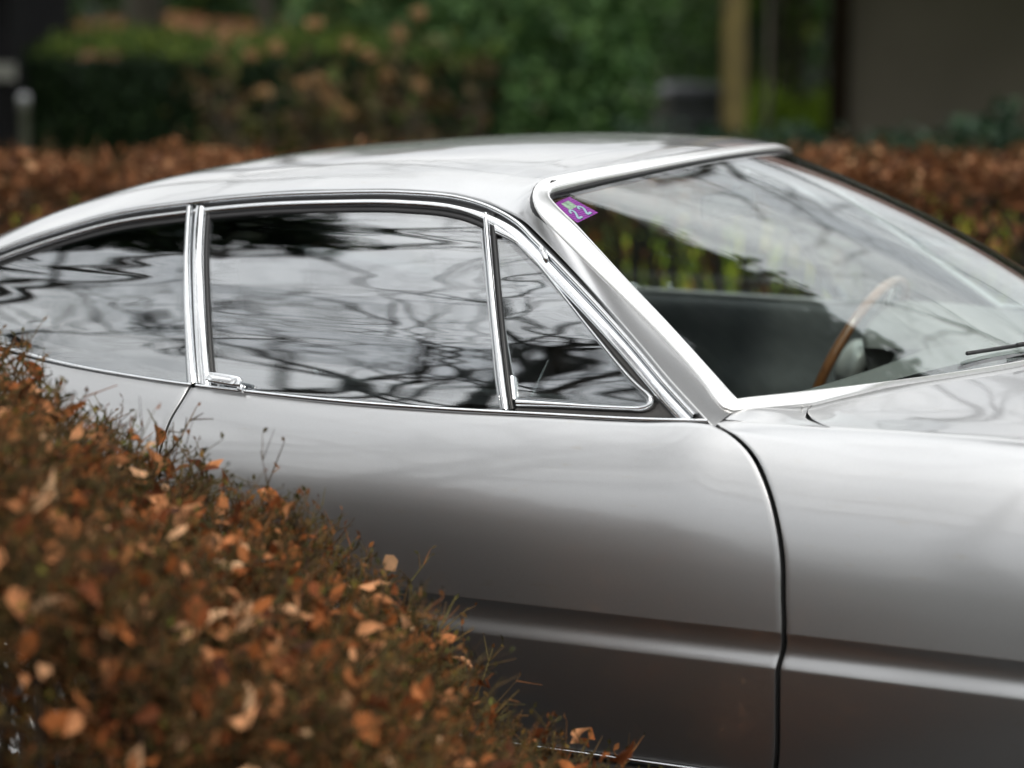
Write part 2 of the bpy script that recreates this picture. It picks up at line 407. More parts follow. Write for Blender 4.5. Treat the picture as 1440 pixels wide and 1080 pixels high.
def side_panel(xa, xb, zlo=.315, nx=90, nz=150, wheel=None):
    """xa(z), xb(z) boundary functions; returns grid rows=z, cols=x"""
    s = (zrows(zlo, 1.0, nz) - zlo) / (1.0 - zlo)
    P = np.zeros((nz, nx, 3)); t = np.linspace(0, 1, nx)
    base = zrows(zlo, .86, nz)
    X = None
    Z = np.repeat(base[:, None], nx, 1)
    for it in range(4):
        A = xa(Z[:, 0]); B = xb(Z[:, -1]); X = A[:, None] + (B - A)[:, None] * t[None]
        ztop = belt_z0(X) - .0035
        lo = .60
        Z = np.where(base[:, None] > lo, lo + (base[:, None] - lo) / (.86 - lo) * (ztop - lo), base[:, None])
    P[..., 0] = X; P[..., 2] = Z; P[..., 1] = side_y(X, Z)
    return P

def build_side(side, sg):
    lab = None
    flip = side == FAR
    dn = empty('door', (0, 0, 0)); dn.parent = car
    # door skin
    P = side_panel(lambda z: cutr(z) + .0035, lambda z: cutf(z) - .0062, nx=110)
    P = flange(P, 1 if True else -1, 'tblr', r=.0022, depth=.02)
    # rows=z(up), cols=x(fwd): du x dv = z x x = +y ; outward is -y
    grid('door_skin', MY(P, side), PAINT, dn, flip=not flip)
    return dn

def oriented(P, side): return MY(P, side)

def panel(name, P, side, parent, m=None, fl='tblr', r=.0022, depth=.02, sign=-1):
    P = flange(P, sign, fl, r, depth)
    # sign=-1: grid normal points inwards
    return grid(name, MY(P, side), m or PAINT, parent, flip=(sign < 0) != (side == FAR))

# RBF (thin plate) surfaces for roof and bonnet
class TPS:
    def __init__(s, pts, lam=1e-6):
        p = np.asarray(pts, float); s.c = p[:, :2]; n = len(p)
        d = np.linalg.norm(s.c[:, None] - s.c[None], axis=-1); K = np.where(d > 0, d**2 * np.log(d + 1e-12), 0)
        A = np.zeros((n + 3, n + 3)); A[:n, :n] = K + lam * np.eye(n); A[:n, n] = 1; A[:n, n+1:] = s.c; A[n, :n] = 1; A[n+1:, :n] = s.c.T
        s.w = np.linalg.solve(A, np.r_[p[:, 2], 0, 0, 0])
    def __call__(s, x, y):
        q = np.stack([np.ravel(x), np.ravel(y)], -1); d = np.linalg.norm(q[:, None] - s.c[None], axis=-1)
        K = np.where(d > 0, d**2 * np.log(d + 1e-12), 0); n = len(s.c)
        return (K @ s.w[:n] + s.w[n] + q @ s.w[n+1:]).reshape(np.shape(x))

# windscreen surface
Q = [0.5912, 1.1932, 0.5645, 1.0146, 0.8825, 0.7157, 0.1236, 0.0456, 0.4017, 0.0356, -0.0006, 0.0344]
def W(u, v):
    u = np.asarray(u, float); v = np.asarray(v, float); k = 1 - np.abs(v)**2.3
    H = np.stack([Q[0] + Q[6]*k, Q[2]*v, Q[1] + Q[7]*k], -1); B = np.stack([Q[3] + Q[8]*k, Q[5]*v, Q[4] + Q[9]*k], -1)
    b = (Q[10] + Q[11]*k) * 4 * u * (1 - u); u = u[..., None]
    return (1-u)*H + u*B + np.stack([.4*b, 0*b, .9*b], -1)
def Wn(u, v):
    e = 1e-3; n = np.cross(W(u + e, v) - W(u - e, v), W(u, v + e) - W(u, v - e)); return unit(n)   # outward (up/forward)

FOUT = [(1.0313, -1.0172), (1.0262, -1.0236), (1.0029, -1.026), (.9072, -1.0225), (.6949, -1.0220), (.5064, -1.0290), (.3317, -1.040), (.2289, -1.0474), (.1282, -1.0569), (.0654, -1.0595), (.0208, -1.0516), (-.0088, -1.0389), (-.0385, -1.0148), (-.0563, -.983), (-.0604, -.9397), (-.058, -.8596), (-.0446, -.6207), (-.0333, -.3226), (-.030, 0)]
FIN = [(.992, -1.0002), (.9728, -1.0007), (.9124, -1.0002), (.8323, -.9996), (.6288, -.9990), (.4362, -1.0014), (.274, -1.0022), (.1613, -1.0038), (.0848, -1.0080), (.0492, -1.0085), (.0223, -1.0051), (.0082, -.9957), (-.0001, -.9798), (-.0023, -.9539), (-.0040, -.8991), (-.0040, -.808), (-.001, -.6809), (.001, -.3949), (.001, 0)]
def matched(A, B, n):
    """resample two hand matched polylines with common parameter"""
    A = np.asarray(A, float); B = np.asarray(B, float)
    return resample(A, n), resample(B, n)
fo, fi = matched(FOUT, FIN, 90)
C2 = W(fo[:, 0], fo[:, 1])            # near half front boundary of the roof panel: base corner -> header centre

railx = np.array([p[0] for p in RAIL])
def rail3(x):
    z = rail_z(x); y = Gy(x, z) + narrow(x)*.6
    y = np.where(x < -.85, np.interp(x, [-1.75, -1.5, -1.1, -.85], [-.60, -.68, -.735, Gy(-.85, rail_z(-.85))]), y)
    return np.stack([x, y, z], -1)

def lerp_keys(keys, s):
    return np.stack([np.interp(s, [k[0] for k in keys], [k[1][i] for k in keys]) for i in range(len(keys[0][1]))], -1)

ctrl = []
RC = [(-1.75, .76), (-1.35, .86), (-1.0, .99), (-.8, 1.060), (-.64, 1.112), (-.29, 1.207), (.04, 1.246), (.2, 1.258), (.35, 1.264), (.5, 1.262), (.61, 1.256)]
for x, z in RC: ctrl.append((x, 0, z))
for xr, yr, zr in rail3(np.array([-1.75, -1.45, -1.15, -.95, -.8, -.68, -.52, -.4, -.28, -.14, .01, .16, .3, .42, .5, .56, .61, .69, .77, .85, .91, .97])):
    ctrl += [(xr, yr, zr), (xr, -yr, zr)]
# drop just inboard of the rail: the roof side is fuller than a straight rung
for xr in (-.5, -.3, -.1, .1, .3, .45):
    r3 = rail3(np.array(xr)); zc = np.interp(xr, [p[0] for p in RC], [p[1] for p in RC])
    for f, g in ((.9, .36), (.62, .77)):
        y = r3[1] * f; z = r3[2] + (zc - r3[2]) * g
        ctrl += [(xr, y, z), (xr, -y, z)]
for i in range(0, 90, 5):
    p = C2[i]; ctrl += [(p[0], p[1], p[2])] + ([(p[0], -p[1], p[2])] if abs(p[1]) > .01 else [])
p = C2[-1]; ctrl.append((p[0], 0, p[2])) if abs(p[1]) > 1e-6 else None
_u = {}
for c in ctrl: _u[(round(c[0], 3), round(c[1], 3))] = c
ROOF = TPS(list(_u.values()), 1e-5)

def roof_half(n_s=230, n_t=50):
    """rungs from rail (t=0) to centre line / front boundary (t=1)"""
    i_c = 89; cum = np.arange(90)
    # front boundary indices: 89 = header centre, 0 = base corner
    keysA = []; s = 0
    K = [(-1.75, ('c', -1.75)), (-1.3, ('c', -1.3)), (-.8, ('c', -.8)), (-.3, ('c', -.3)), (.1, ('c', .12)), (.3, ('c', .40)), (.40, ('c', .60)), (.455, ('f', 89)), (.48, ('f', 76)), (.505, ('f', 64)), (.525, ('f', 55)), (.545, ('f', 50)), (.565, ('f', 46)), (.59, ('f', 43)), (.62, ('f', 40)), (.66, ('f', 36.5)), (.70, ('f', 32.5)), (.80, ('f', 22.5)), (.9, ('f', 12)), (.9723, ('f', 3)), (.998, ('f', 0))]
    A = []; B = []
    fx = np.interp
    for (x0, b0), (x1, b1) in zip(K[:-1], K[1:]):
        m = max(4, int(abs(x1 - x0) * 90) if x1 < .3 else 14)
        for u in np.linspace(0, 1, m, endpoint=False):
            A.append(x0 + (x1 - x0) * u)
            def pos(b):
                if b[0] == 'c': return np.array([b[1], 0.])
                return np.array([np.interp(b[1], cum, C2[:, 0]), np.interp(b[1], cum, C2[:, 1])])
            if b0[0] == 'f': B.append(pos(('f', b0[1] + (b1[1] - b0[1]) * u)))
            else: B.append(pos(b0) * (1 - u) + pos(b1) * u)
    A.append(K[-1][0]); B.append(np.array([C2[0, 0], C2[0, 1]]))
    A = rail3(np.array(A)); B = np.array(B)
    t = np.linspace(0, 1, n_t)[None, :, None]
    XY = A[:, None, :2] * (1 - t) + B[:, None] * t
    Z = ROOF(XY[..., 0], XY[..., 1])
    Bz = np.interp(np.arange(len(B)), np.arange(len(B)), ROOF(B[:, 0], B[:, 1]))
    BzC = []
    for b in B:
        j = np.argmin(np.hypot(C2[:, 0] - b[0], C2[:, 1] - b[1])); BzC.append(C2[j, 2])
    onf = np.array([A[i, 0] > .455 for i in range(len(A))])
    seg = np.hypot(*(C2[1:, :2] - C2[:-1, :2]).T)
    # exact z on the screen frame line
    for i, b in enumerate(B):
        if onf[i]:
            best = None
            for j in range(len(C2) - 1):
                a0, a1 = C2[j], C2[j+1]; d = a1[:2] - a0[:2]; u = np.clip(((b - a0[:2]) @ d) / (d @ d + 1e-12), 0, 1); q = a0 + (a1 - a0) * u; e = np.hypot(*(q[:2] - b))
                if best is None or e < best[0]: best = (e, q[2])
            Bz[i] = best[1]
    ln = np.linalg.norm(np.c_[A[:, :2] - B, A[:, 2] - Bz], axis=1)
    tt = t[0, :, 0][None]
    bul = np.interp(A[:, 0], [.40, .50, .56, .62, .70, 1], [.055, .075, .055, .035, .022, .02]) * ln
    lin = A[:, 2:3] * (1 - tt) + Bz[:, None] * tt + bul[:, None] * 4 * tt * (1 - tt)
    w = np.clip((A[:, 0] - .40) / .16, 0, 1); w = (w * w * (3 - 2 * w))[:, None]
    Z = Z * (1 - w) + lin * w
    # relax the blend region so that no ripples remain
    XYZ = np.concatenate([XY, Z[..., None]], -1); i0 = np.argmax(A[:, 0] > .30)
    for _ in range(220):
        q = XYZ.copy(); q[1:-1, 1:-1] = (XYZ[:-2, 1:-1] + XYZ[2:, 1:-1] + XYZ[1:-1, :-2] + XYZ[1:-1, 2:]) / 4
        k = np.zeros(len(A)); k[i0:] = np.clip((A[i0:, 0] - .30) / .06, 0, 1) * np.clip((.57 - A[i0:, 0]) / .06, 0, 1)
        dz = q[..., 2] - XYZ[..., 2]; lap = dz
        l2 = lap.copy(); l2[1:-1, 1:-1] = (lap[:-2, 1:-1] + lap[2:, 1:-1] + lap[1:-1, :-2] + lap[1:-1, 2:]) / 4
        XYZ[1:-1, 1:-1, 2] += .22 * ((lap - l2) * k[:, None])[1:-1, 1:-1]
    return XYZ
    return np.concatenate([XY, Z[..., None]], -1)

RH = roof_half()
def roof_obj():
    P = RH[:, ::-1]                      # cols: centre/front -> rail
    N = normals(P)
    s = 1 if N[60, 20, 2] > 0 else -1
    # small clearance and rolled edge at the rail only; front edge tucks under the windscreen frame
    P2 = flange(P, s, 'r', r=.0025, depth=.012)
    n, m = P2.shape[:2]
    A = P2.reshape(-1, 3); B = MY(P2, FAR).reshape(-1, 3)
    F = np.concatenate([gridF(n, m, flip=s < 0), gridF(n, m, off=n*m, flip=s > 0)])
    me = mesh_np('roof', np.concatenate([A, B]), F)
    o = link('roof', me, PAINT, car)
    w = o.modifiers.new('weld', 'WELD'); w.merge_threshold = 1e-5
    # headliner
    keep = P[:, -1, 0] < .52
    Pp = P[P[:, -1, 0] >= .50]; Np = N[P[:, -1, 0] >= .50]; Pp = Pp - Np * s * np.interp(np.linspace(0, 1, Pp.shape[1]), [0, .5, 1], [.016, .014, .018])[None, :, None]
    kk = Pp.shape[0] * Pp.shape[1]
    for sd_ in (NEAR, FAR): link('pillar_trim', mesh_np('pillar_trim', MY(Pp, sd_).reshape(-1, 3), gridF(*Pp.shape[:2])), RUBBER, car)
    P = P[keep]; N = N[keep]
    Pin = P - N * s * .024
    k = P.shape[0] * P.shape[1]
    me2 = mesh_np('headliner', np.concatenate([Pin.reshape(-1, 3), MY(Pin, FAR).reshape(-1, 3)]), np.concatenate([gridF(*P.shape[:2]), gridF(*P.shape[:2], off=k)]))
    link('headliner', me2, HEADL, car)
roof_obj()

# strips that follow curves on the side surface
def onG(xz, out=0.0):
    xz = np.asarray(xz, float); x, z = xz[..., 0], xz[..., 1]; y = Gy(x, z); e = 1e-3
    n = np.stack([-(Gy(x + e, z) - Gy(x - e, z)) / (2*e), np.ones_like(x), -(Gy(x, z + e) - Gy(x, z - e)) / (2*e)], -1)
    n = -unit(n)
    return np.stack([x, y, z], -1) + n * np.asarray(out)[..., None]

def offset2(C, d):
    """offset polyline C (n,2) to its right-hand side by d (scalar or array) in the x,z plane"""
    T = unit(np.gradient(C, axis=0)); N = np.stack([T[:, 1], -T[:, 0]], -1)
    return C + N * np.broadcast_to(d, (len(C),))[:, None]

def strip(name, A, B, side, m, parent, base=-.004, rise=.005, k=9, power=.6):
    """raised moulding between curves A and B on the side surface"""
    A = np.asarray(A); B = np.asarray(B); w = np.linspace(0, 1, k)
    prof = base + rise * np.sin(np.pi * w)**power
    xz = A[:, None] * (1 - w)[None, :, None] + B[:, None] * w[None, :, None]
    P = onG(xz, np.broadcast_to(prof, xz.shape[:2]))
    P0 = onG(A, np.full(len(A), base - .012))[:, None]; P1 = onG(B, np.full(len(B), base - .012))[:, None]
    P = np.concatenate([P0, P, P1], 1)
    return grid(name, MY(P, side), m, parent, flip=side == FAR)

def sheet_between(A, B, n_t=24, out=0.0):
    t = np.linspace(0, 1, n_t)[None, :, None]
    xz = np.asarray(A)[:, None] * (1 - t) + np.asarray(B)[:, None] * t
    return onG(xz, np.full(xz.shape[:2], out))

RC_ = resample([p for p in RAIL if p[0] >= -.86], 260)          # rail in x,z from rear to pillar base
RC_ = RC_[(RC_[:, 0] >= -.85) & (RC_[:, 0] <= .9735)]
# widths along the rail
xr = RC_[:, 0]
aw = np.clip((xr - .45) / .15, 0, 1)                              # 0 on the roof edge, 1 down the screen pillar
wfront = lambda a, b: a + (b - a) * aw
O1 = offset2(RC_, wfront(.0045, .0058)); O2 = offset2(RC_, wfront(.0105, .0135)); O3 = offset2(RC_, wfront(.0190, .0146)); O4 = offset2(RC_, wfront(.0265, .0325))
O5 = offset2(RC_, wfront(.0350, .0400))

def pick(C, x0, x1): return C[(C[:, 0] >= x0) & (C[:, 0] <= x1)]
def piece(A, B, x0, x1):
    m = (A[:, 0] >= x0) & (A[:, 0] <= x1); return A[m], B[m]

def P_(l, n=60, smooth=True): return resample(l, n, smooth)
P1L = P_([(-.1312, 1.146), (-.0958, 1.0767), (-.0622, 1.0073), (-.0229, .921), (.0031, .8533)])
P1R = P_([(-.1179, 1.1477), (-.0827, 1.0773), (-.047, 1.008), (-.0143, .9394), (.0211, .857)])
P2L = P_([(-.1132, 1.1479), (-.0781, 1.0775), (-.0424, 1.0083), (-.0098, .9396), (.0255, .8573)])
P2R = P_([(-.0868, 1.1464), (-.0536, 1.0786), (-.0175, 1.0095), (.0156, .9411), (.0545, .8509)])
DVL = P_([(.4814, 1.1576), (.5226, 1.084), (.5712, .9862), (.6262, .856)])
DVR = P_([(.4952, 1.1576), (.5359, 1.0846), (.5842, .9868), (.6398, .8558)])
VO = [(.5124, 1.1448), (.5398, 1.1329), (.5693, 1.1185), (.5982, 1.1013), (.6308, 1.0803), (.679, 1.0436), (.7245, 1.0095), (.7695, .9757), (.8114, .9432), (.8453, .9182), (.8666, .9045), (.8789, .8975), (.8860, .8915), (.8885, .8843), (.8870, .8778), (.8820, .8735), (.8750, .8704), (.8445, .8683), (.8002, .867), (.7203, .865), (.6514, .8621)]
VI = [(.5206, 1.1277), (.546, 1.1196), (.5721, 1.1093), (.6025, 1.0914), (.635, 1.0699), (.6818, 1.036), (.727, 1.0019), (.769, .9691), (.8077, .9387), (.8417, .9125), (.8603, .9005), (.8700, .8945), (.8755, .8900), (.8775, .8857), (.8765, .8814), (.8736, .8785), (.8687, .8776), (.8429, .8758), (.7986, .8745), (.7183, .8742), (.6487, .8741)]

def bandl(C, d0, d1):            # two offsets of one curve
    return offset2(C, d0), offset2(C, d1)

def build_flank(side):
    near = side == NEAR
    door = empty('door'); door.parent = car
    # skins
    P = side_panel(lambda z: cutr(z) + .0042, lambda z: cutf(z) - .0078, nx=110)
    panel('door_skin', P, side, door, r=.0010)
    P = side_panel(lambda z: cutf(z) + .0028, lambda z: np.full_like(z, 2.62), nx=200)
    # shoulder roll up to the fold line on the wing
    top = P[-1]; nb = 10; ext = []
    fx = top[:, 0]
    yf, zf = fold_y(fx), fold_z(fx)
    for k in range(1, nb + 1):
        u = k / nb
        y = top[:, 1] + (yf - top[:, 1]) * (u); z = top[:, 2] + (zf - top[:, 2]) * (1 - (1 - u)**1.45)
        x = fx + (-.035 * np.exp(-((fx - fx[0]) / .05)**2)) * u
        ext.append(np.stack([x, y, z], -1))
    P = np.concatenate([P, np.stack(ext)], 0)
    P = cut_wheel(P, 2.0)
    panel('front_wing', P, side, car, fl='bl', r=.0012)
    P = side_panel(lambda z: np.full_like(z, -1.75), lambda z: cutr(z) - .0030, nx=150)
    P = cut_wheel(P, -.42)
    panel('rear_wing', P, side, car, fl='tbr', r=.0014)
    # sill under the door
    x = np.linspace(-.15, 1.62, 60); prof = [(.300, .012), (.290, .004), (.27, .006), (.22, .02), (.16, .06), (.13, .10), (.12, .3)]
    yb = side_y(x, np.full_like(x, .315))
    PS = np.stack([np.stack([x, yb + d, np.full_like(x, z)], -1) for z, d in prof])
    grid('sill', MY(PS, side), PAINT_D, car, flip=side != FAR)
    xs = np.linspace(-.12, 1.12, 80); ys = side_y(xs, np.full_like(xs, .315))
    PT = np.stack([np.stack([xs, ys + d, np.full_like(xs, z)], -1) for z, d in ((.3125, .012), (.3120, -.0015), (.3095, -.0030), (.3065, -.0015), (.306, .012))])
    grid('sill_trim', MY(PT, side), CHROME, door, flip=side != FAR)
    # chrome waist strips
    bc = resample([p for p in BELT if -.86 < p[0] < .99], 200)
    A, B = offset2(bc, -.0040), offset2(bc, .0040)
    a, b = piece(A, B, -.85, .016); strip('waist_strip', a, b, side, CHROME, car, base=0, rise=.006)
    a, b = piece(A, B, .022, .99); strip('waist_strip', a, b, side, CHROME, door, base=0, rise=.006)
    # rail: gutter gap, drip rail, gap, window frame
    strip('roof_gutter', RC_, offset2(RC_, .0400 if False else wfront(.034, .038)), side, RUBBER, car, base=-.008, rise=.0005)
    strip('drip_rail', O1, O2, side, CHROME, car, base=-.001, rise=.006)
    a, b = piece(O3, O4, -.11, .985); strip('window_frame', a, b, side, CHROME, door, base=-.001, rise=.004, power=.35)
    a, b = piece(O3, O4, -.85, -.122); strip('quarter_window_frame', a, b, side, CHROME, car, base=-.003, rise=.006)
    # pillar strips
    strip('quarter_window_frame', P1L[::-1], P1R[::-1], side, CHROME, car, base=-.002, rise=.006)
    strip('window_frame', P2L[::-1], P2R[::-1], side, CHROME, door, base=-.002, rise=.006)
    strip('pillar_seal', offset2(P1R, .002), offset2(P2L, -.002), side, RUBBER, car, base=-.009, rise=.0005)
    strip('vent_divider', DVL[::-1], DVR[::-1], side, CHROME, door, base=-.002, rise=.005)
    # black seals round the panes
    strip('window_seal', P2R[::-1], offset2(P2R, -.0065)[::-1], side, RUBBER, door, base=-.007, rise=.003)
    strip('window_seal', DVR[::-1], offset2(DVR, -.0085)[::-1], side, RUBBER, door, base=-.006, rise=.004)
    a, b = piece(O4, O5, -.10, .50); strip('window_seal', a, b, side, RUBBER, door, base=-.008, rise=.003)
    # dark infill between the vent light and the frame / sill
    vo = resample(VO, 160, True); top = vo[:95]; 
    fr = offset2(RC_, wfront(.030, .030)); fr = resample(fr[(fr[:, 0] > .50) & (fr[:, 0] < .965)], 95)
    strip('vent_seal', top, fr, side, RUBBER2, door, base=-.010, rise=.0035, power=.35)
    rest = vo[94:]; bot = resample([tuple(fr[-1]), (.975, .868), (.90, .859), (.80, .856), (.66, .8545), (.645, .8545)], len(rest), False)
    strip('vent_seal', rest, bot, side, RUBBER2, door, base=-.010, rise=.0035, power=.35)
    # vent light
    vent = empty('vent_window'); vent.parent = door
    VOr, VIr = resample(VO, 160), resample(VI, 160)
    strip('vent_frame', VOr, VIr, side, CHROME, door, base=-.004, rise=.0065)
    strip('vent_frame', P_([(.6278, .9076), (.6423, .8704)], 12, False), P_([(.6374, .9082), (.6500, .8735)], 12, False), side, CHROME, door, base=-.003, rise=.006)
    bpy.data.objects.remove(vent)
    hyp = resample(VI[:13], 90); n = 90
    lo = resample([(.545, 1.111), (.60, .98), (.6487, .8741), (.7183, .8742), (.7986, .8745), (.8429, .8758), (.876, .882)], 90, False)
    left = resample([(.5206, 1.1277), (.560, 1.05), (.605, .963), (.6487, .8741)], 60)
    hy = resample(VI[:16], 60); 
    # rows of constant height: from divider edge to hypotenuse
    zz = np.linspace(.8755, 1.122, 70); xl = np.interp(zz, left[::-1, 1], left[::-1, 0]); hx = resample(VI[:14], 200)
    xh = np.interp(zz, hx[::-1, 1], hx[::-1, 0])
    Pv = sheet_between(np.stack([xl - .002, zz], -1), np.stack([xh + .002, zz], -1), 50, -.006)
    slab('vent_glass', MY(Pv, side), .004, -1 if side == NEAR else 1, GLASS_V, door)
    # door glass
    zz = np.linspace(.850, 1.172, 90)
    pl = resample([(-.094, 1.172), (-.0868, 1.1464), (-.0536, 1.0786), (-.0175, 1.0095), (.0156, .9411), (.0545, .8509), (.056, .845)], 200)
    pr = resample([(.472, 1.18), (.4814, 1.1576), (.5226, 1.084), (.5712, .9862), (.6262, .856), (.632, .845)], 200)
    a = np.stack([np.interp(zz, pl[::-1, 1], pl[::-1, 0]) - .001, zz], -1); b = np.stack([np.interp(zz, pr[::-1, 1], pr[::-1, 0]) + .001, zz], -1)
    Pg = sheet_between(a, b, 90, 0); X = Pg[..., 0]; topz = np.interp(X, O4[:, 0], O4[:, 1]) + .002
    f = (zz - zz[0])[:, None] / (zz[-1] - zz[0]); Z = .847 + (topz - .847) * f
    # rows keep the slanted ends by recomputing x at each height
    xa = np.interp(Z[:, 0], pl[::-1, 1], pl[::-1, 0]); xb = np.interp(Z[:, -1], pr[::-1, 1], pr[::-1, 0]); t = np.linspace(0, 1, 90)
    X = xa[:, None] + (xb - xa)[:, None] * t; Z = .847 + ((np.interp(X, O4[:, 0], O4[:, 1]) + .002) - .847) * f
    Pg = onG(np.stack([X, Z], -1), np.full(X.shape, -.009))
    slab('door_glass', MY(Pg, side), .004, -1 if side == NEAR else 1, GLASS_S if near else GLASS_F, door)
    # rear quarter glass
    tt = np.linspace(0, 1, 80); ncol = 110
    xq = None
    bz = lambda x: np.interp(x, bc[:, 0], bc[:, 1]) - .001
    tz = lambda x: np.interp(x, O4[:, 0], O4[:, 1]) + .002
    X = np.zeros((80, ncol)); Z = np.zeros((80, ncol)); p1 = resample([(-.1332, 1.15), (-.0958, 1.0767), (-.0622, 1.0073), (-.0229, .921), (.0035, .85)], 200)
    for it in range(4):
        xend = np.interp(Z[:, -1] if it else np.linspace(.85, 1.14, 80), p1[::-1, 1], p1[::-1, 0]) + .002
        X = -.82 + (xend + .82)[:, None] * np.linspace(0, 1, ncol)[None]
        Z = bz(X) + (tz(X) - bz(X)) * tt[:, None]
    Pq = onG(np.stack([X, Z], -1), np.full(X.shape, -.008))
    slab('quarter_glass', MY(Pq, side), .004, -1 if side == NEAR else 1, GLASS_Q, car)
    # lever door handle at the foot of the pillar, lying along the waist strip
    hx = np.array([.040, .048, .075, .105, .128]); 
    for nm, x0, x1, z0, z1, o0, o1 in (('door_handle', .052, .124, .8565, .8735, .008, .019), ('door_handle', .116, .128, .849, .862, .0, .014)):
        pts = []
        for x in np.linspace(x0, x1, 12):
            row = []
            for a_ in np.linspace(0, 2*np.pi, 16, endpoint=False):
                c, s_ = np.cos(a_), np.sin(a_); cs = np.sign(c)*abs(c)**.45; ss = np.sign(s_)*abs(s_)**.45
                u = (x - x0) / (x1 - x0); tap = 1 - .25*abs(2*u-1)**6
                zc = (z0 + z1)/2 - .004*u + (0 if nm else 0); oc = (o0 + o1)/2
                row.append(onG(np.array([x, zc + ss*(z1-z0)/2*tap]), oc + cs*(o1-o0)/2*tap))
            pts.append(row)
        Ph = MY(np.array(pts), side); V = Ph.reshape(-1, 3); n_, k_ = Ph.shape[:2]
        cV = np.stack([Ph[0].mean(0), Ph[-1].mean(0)]); V = np.concatenate([V, cV]); i = np.arange(k_); j = (i+1) % k_
        F = [gridF(n_, k_, True), np.stack([i, j, np.full(k_, n_*k_)], -1), np.stack([(n_-1)*k_+i, (n_-1)*k_+j, np.full(k_, n_*k_+1)], -1)]
        link(nm, mesh_np(nm, V, F), CHROME, door)
    # vent hinge: small chrome barrel on the frame
    hp = onG(np.array([[.617, 1.109], [.622, 1.1035], [.628, 1.097], [.6345, 1.089], [.638, 1.084]]), np.array([.002, .0055, .006, .0055, .002]))
    tube('vent_hinge', MY(hp, side), np.array([.0025, .0052, .0048, .0052, .003]), CHROME, door, 10)
    # inner vent catch (thin lever) seen through the pane
    kp = onG(np.array([[.660, .885], [.664, .905], [.672, .948]]), np.array([-.028, -.034, -.036]))
    tube('vent_catch', MY(kp, side), np.array([.0045, .0022, .0022]), CHROME, door, 8)
    # inner door trim with top roll
    x = np.linspace(-.02, 1.08, 50)
    prof = [(.855, .030), (.863, .040), (.868, .056), (.862, .075), (.845, .084), (.80, .088), (.74, .078), (.70, .10), (.64, .115), (.60, .10), (.45, .09), (.28, .09)]
    PI_ = np.stack([np.stack([x, Gy(x, np.full_like(x, .852)) + d, np.full_like(x, z)], -1) for z, d in prof])
    grid('door_trim', MY(PI_, side), TRIM2, door, flip=side == FAR)
    xs_ = np.linspace(-.02, 1.02, 40); zs_ = np.full(40, .866)
    tube('trim_cap', MY(np.stack([xs_, Gy(xs_, zs_) + .052, zs_ + .004], -1), side), .0085, CAPM, door, 8)
    tube('lock_knob', MY(np.array([[.235, float(Gy(.235, .866)) + .05, .868], [.235, float(Gy(.235, .866)) + .05, .882], [.235, float(Gy(.235, .866)) + .05, .890]]), side), np.array([.004, .006, .004]), CHROME, door, 8)
    # black inner shell behind the gaps
    xs = np.linspace(-1.7, 1.55, 120); zs = np.linspace(.32, .80, 30); XX, ZZ = np.meshgrid(xs, zs)
    PSH = np.stack([XX, side_y(XX, ZZ) + .024, ZZ], -1)
    grid('inner_shell', MY(PSH, side), BLACK, car)
    return door

FOLD = [(.95, -.755, .8600), (1.05, -.748, .8618), (1.176, -.738, .8620), (1.32, -.732, .8640), (1.485, -.727, .8635), (1.8, -.712, .848), (2.1, -.68, .796), (2.4, -.61, .705), (2.62, -.52, .585)]
_fx = interp_s([p[0] for p in FOLD], [p[1] for p in FOLD]); _fz = interp_s([p[0] for p in FOLD], [p[2] for p in FOLD])
def fold_y(x): return _fx(x)
def fold_z(x): return _fz(x)

def cut_wheel(P, xc, zc=.31, r=.345):
    """pull grid points inside the arch circle out to its rim (opening edge), faces inside collapse"""
    P = P.copy(); dx = P[..., 0] - xc; dz = P[..., 2] - zc; d = np.hypot(dx, dz)
    ins = (d < r)
    k = r / np.maximum(d, 1e-4)
    # project upwards onto the circle
    zt = zc + np.sqrt(np.maximum(r*r - dx*dx, 0))
    m = ins & (P[..., 2] < zt)
    P[..., 2] = np.where(m, zt, P[..., 2])
    y = side_y(P[..., 0], P[..., 2]); P[..., 1] = np.where(m, y + .03 * np.clip((r - d) / r, 0, 1), P[..., 1])
    return P

PAINT_D = simple('sill_black_paint', (.02, .02, .021), .4, coat=.3, noise_amt=.2)
CAPM = simple('dull_sill_metal', (.42, .42, .42), .35, .6, noise_amt=.1)
RUBBER2 = simple('vent_surround_rubber', (.035, .033, .032), .5, noise_amt=.2, nscale=40, bump=.1, bscale=200)

door_n = build_flank(NEAR); door_f = build_flank(FAR)
door_n['label'] = 'door on the side facing the camera'; door_f['label'] = 'far side door'

# bonnet and scuttle
GAP = [(1.100, -.645), (1.108, -.660), (1.120, -.680), (1.143, -.712), (1.160, -.727), (1.178, -.7375)]
tc_ = []
for x in np.linspace(.96, 2.6, 22): tc_ += [(x, fold_y(x), fold_z(x)), (x, -fold_y(x), fold_z(x))]
for v in np.linspace(-1.0, 1.0, 15):
    p = W(1.035 if abs(v) > .85 else 1.004, v); tc_.append((p[0], p[1], p[2] + (.004 if abs(v) > .85 else .0015)))
for x, y, z in ((1.12, -.68, .8705), (1.145, -.715, .8665)): tc_ += [(x, y, z), (x, -y, z)]
for x, z in ((1.55, .909), (1.7, .898), (1.9, .875), (2.1, .835), (2.35, .755), (2.6, .64)): tc_.append((x, 0, z))
for x, y, z in ((1.45, .45, .887), (1.7, .45, .880), (2.0, .42, .835), (1.3, .62, .874), (1.5, .64, .871)): tc_ += [(x, y, z), (x, -y, z)]
BON = TPS(tc_, 1e-5)
def bon(XY): return np.concatenate([XY, BON(XY[..., 0], XY[..., 1])[..., None]], -1)

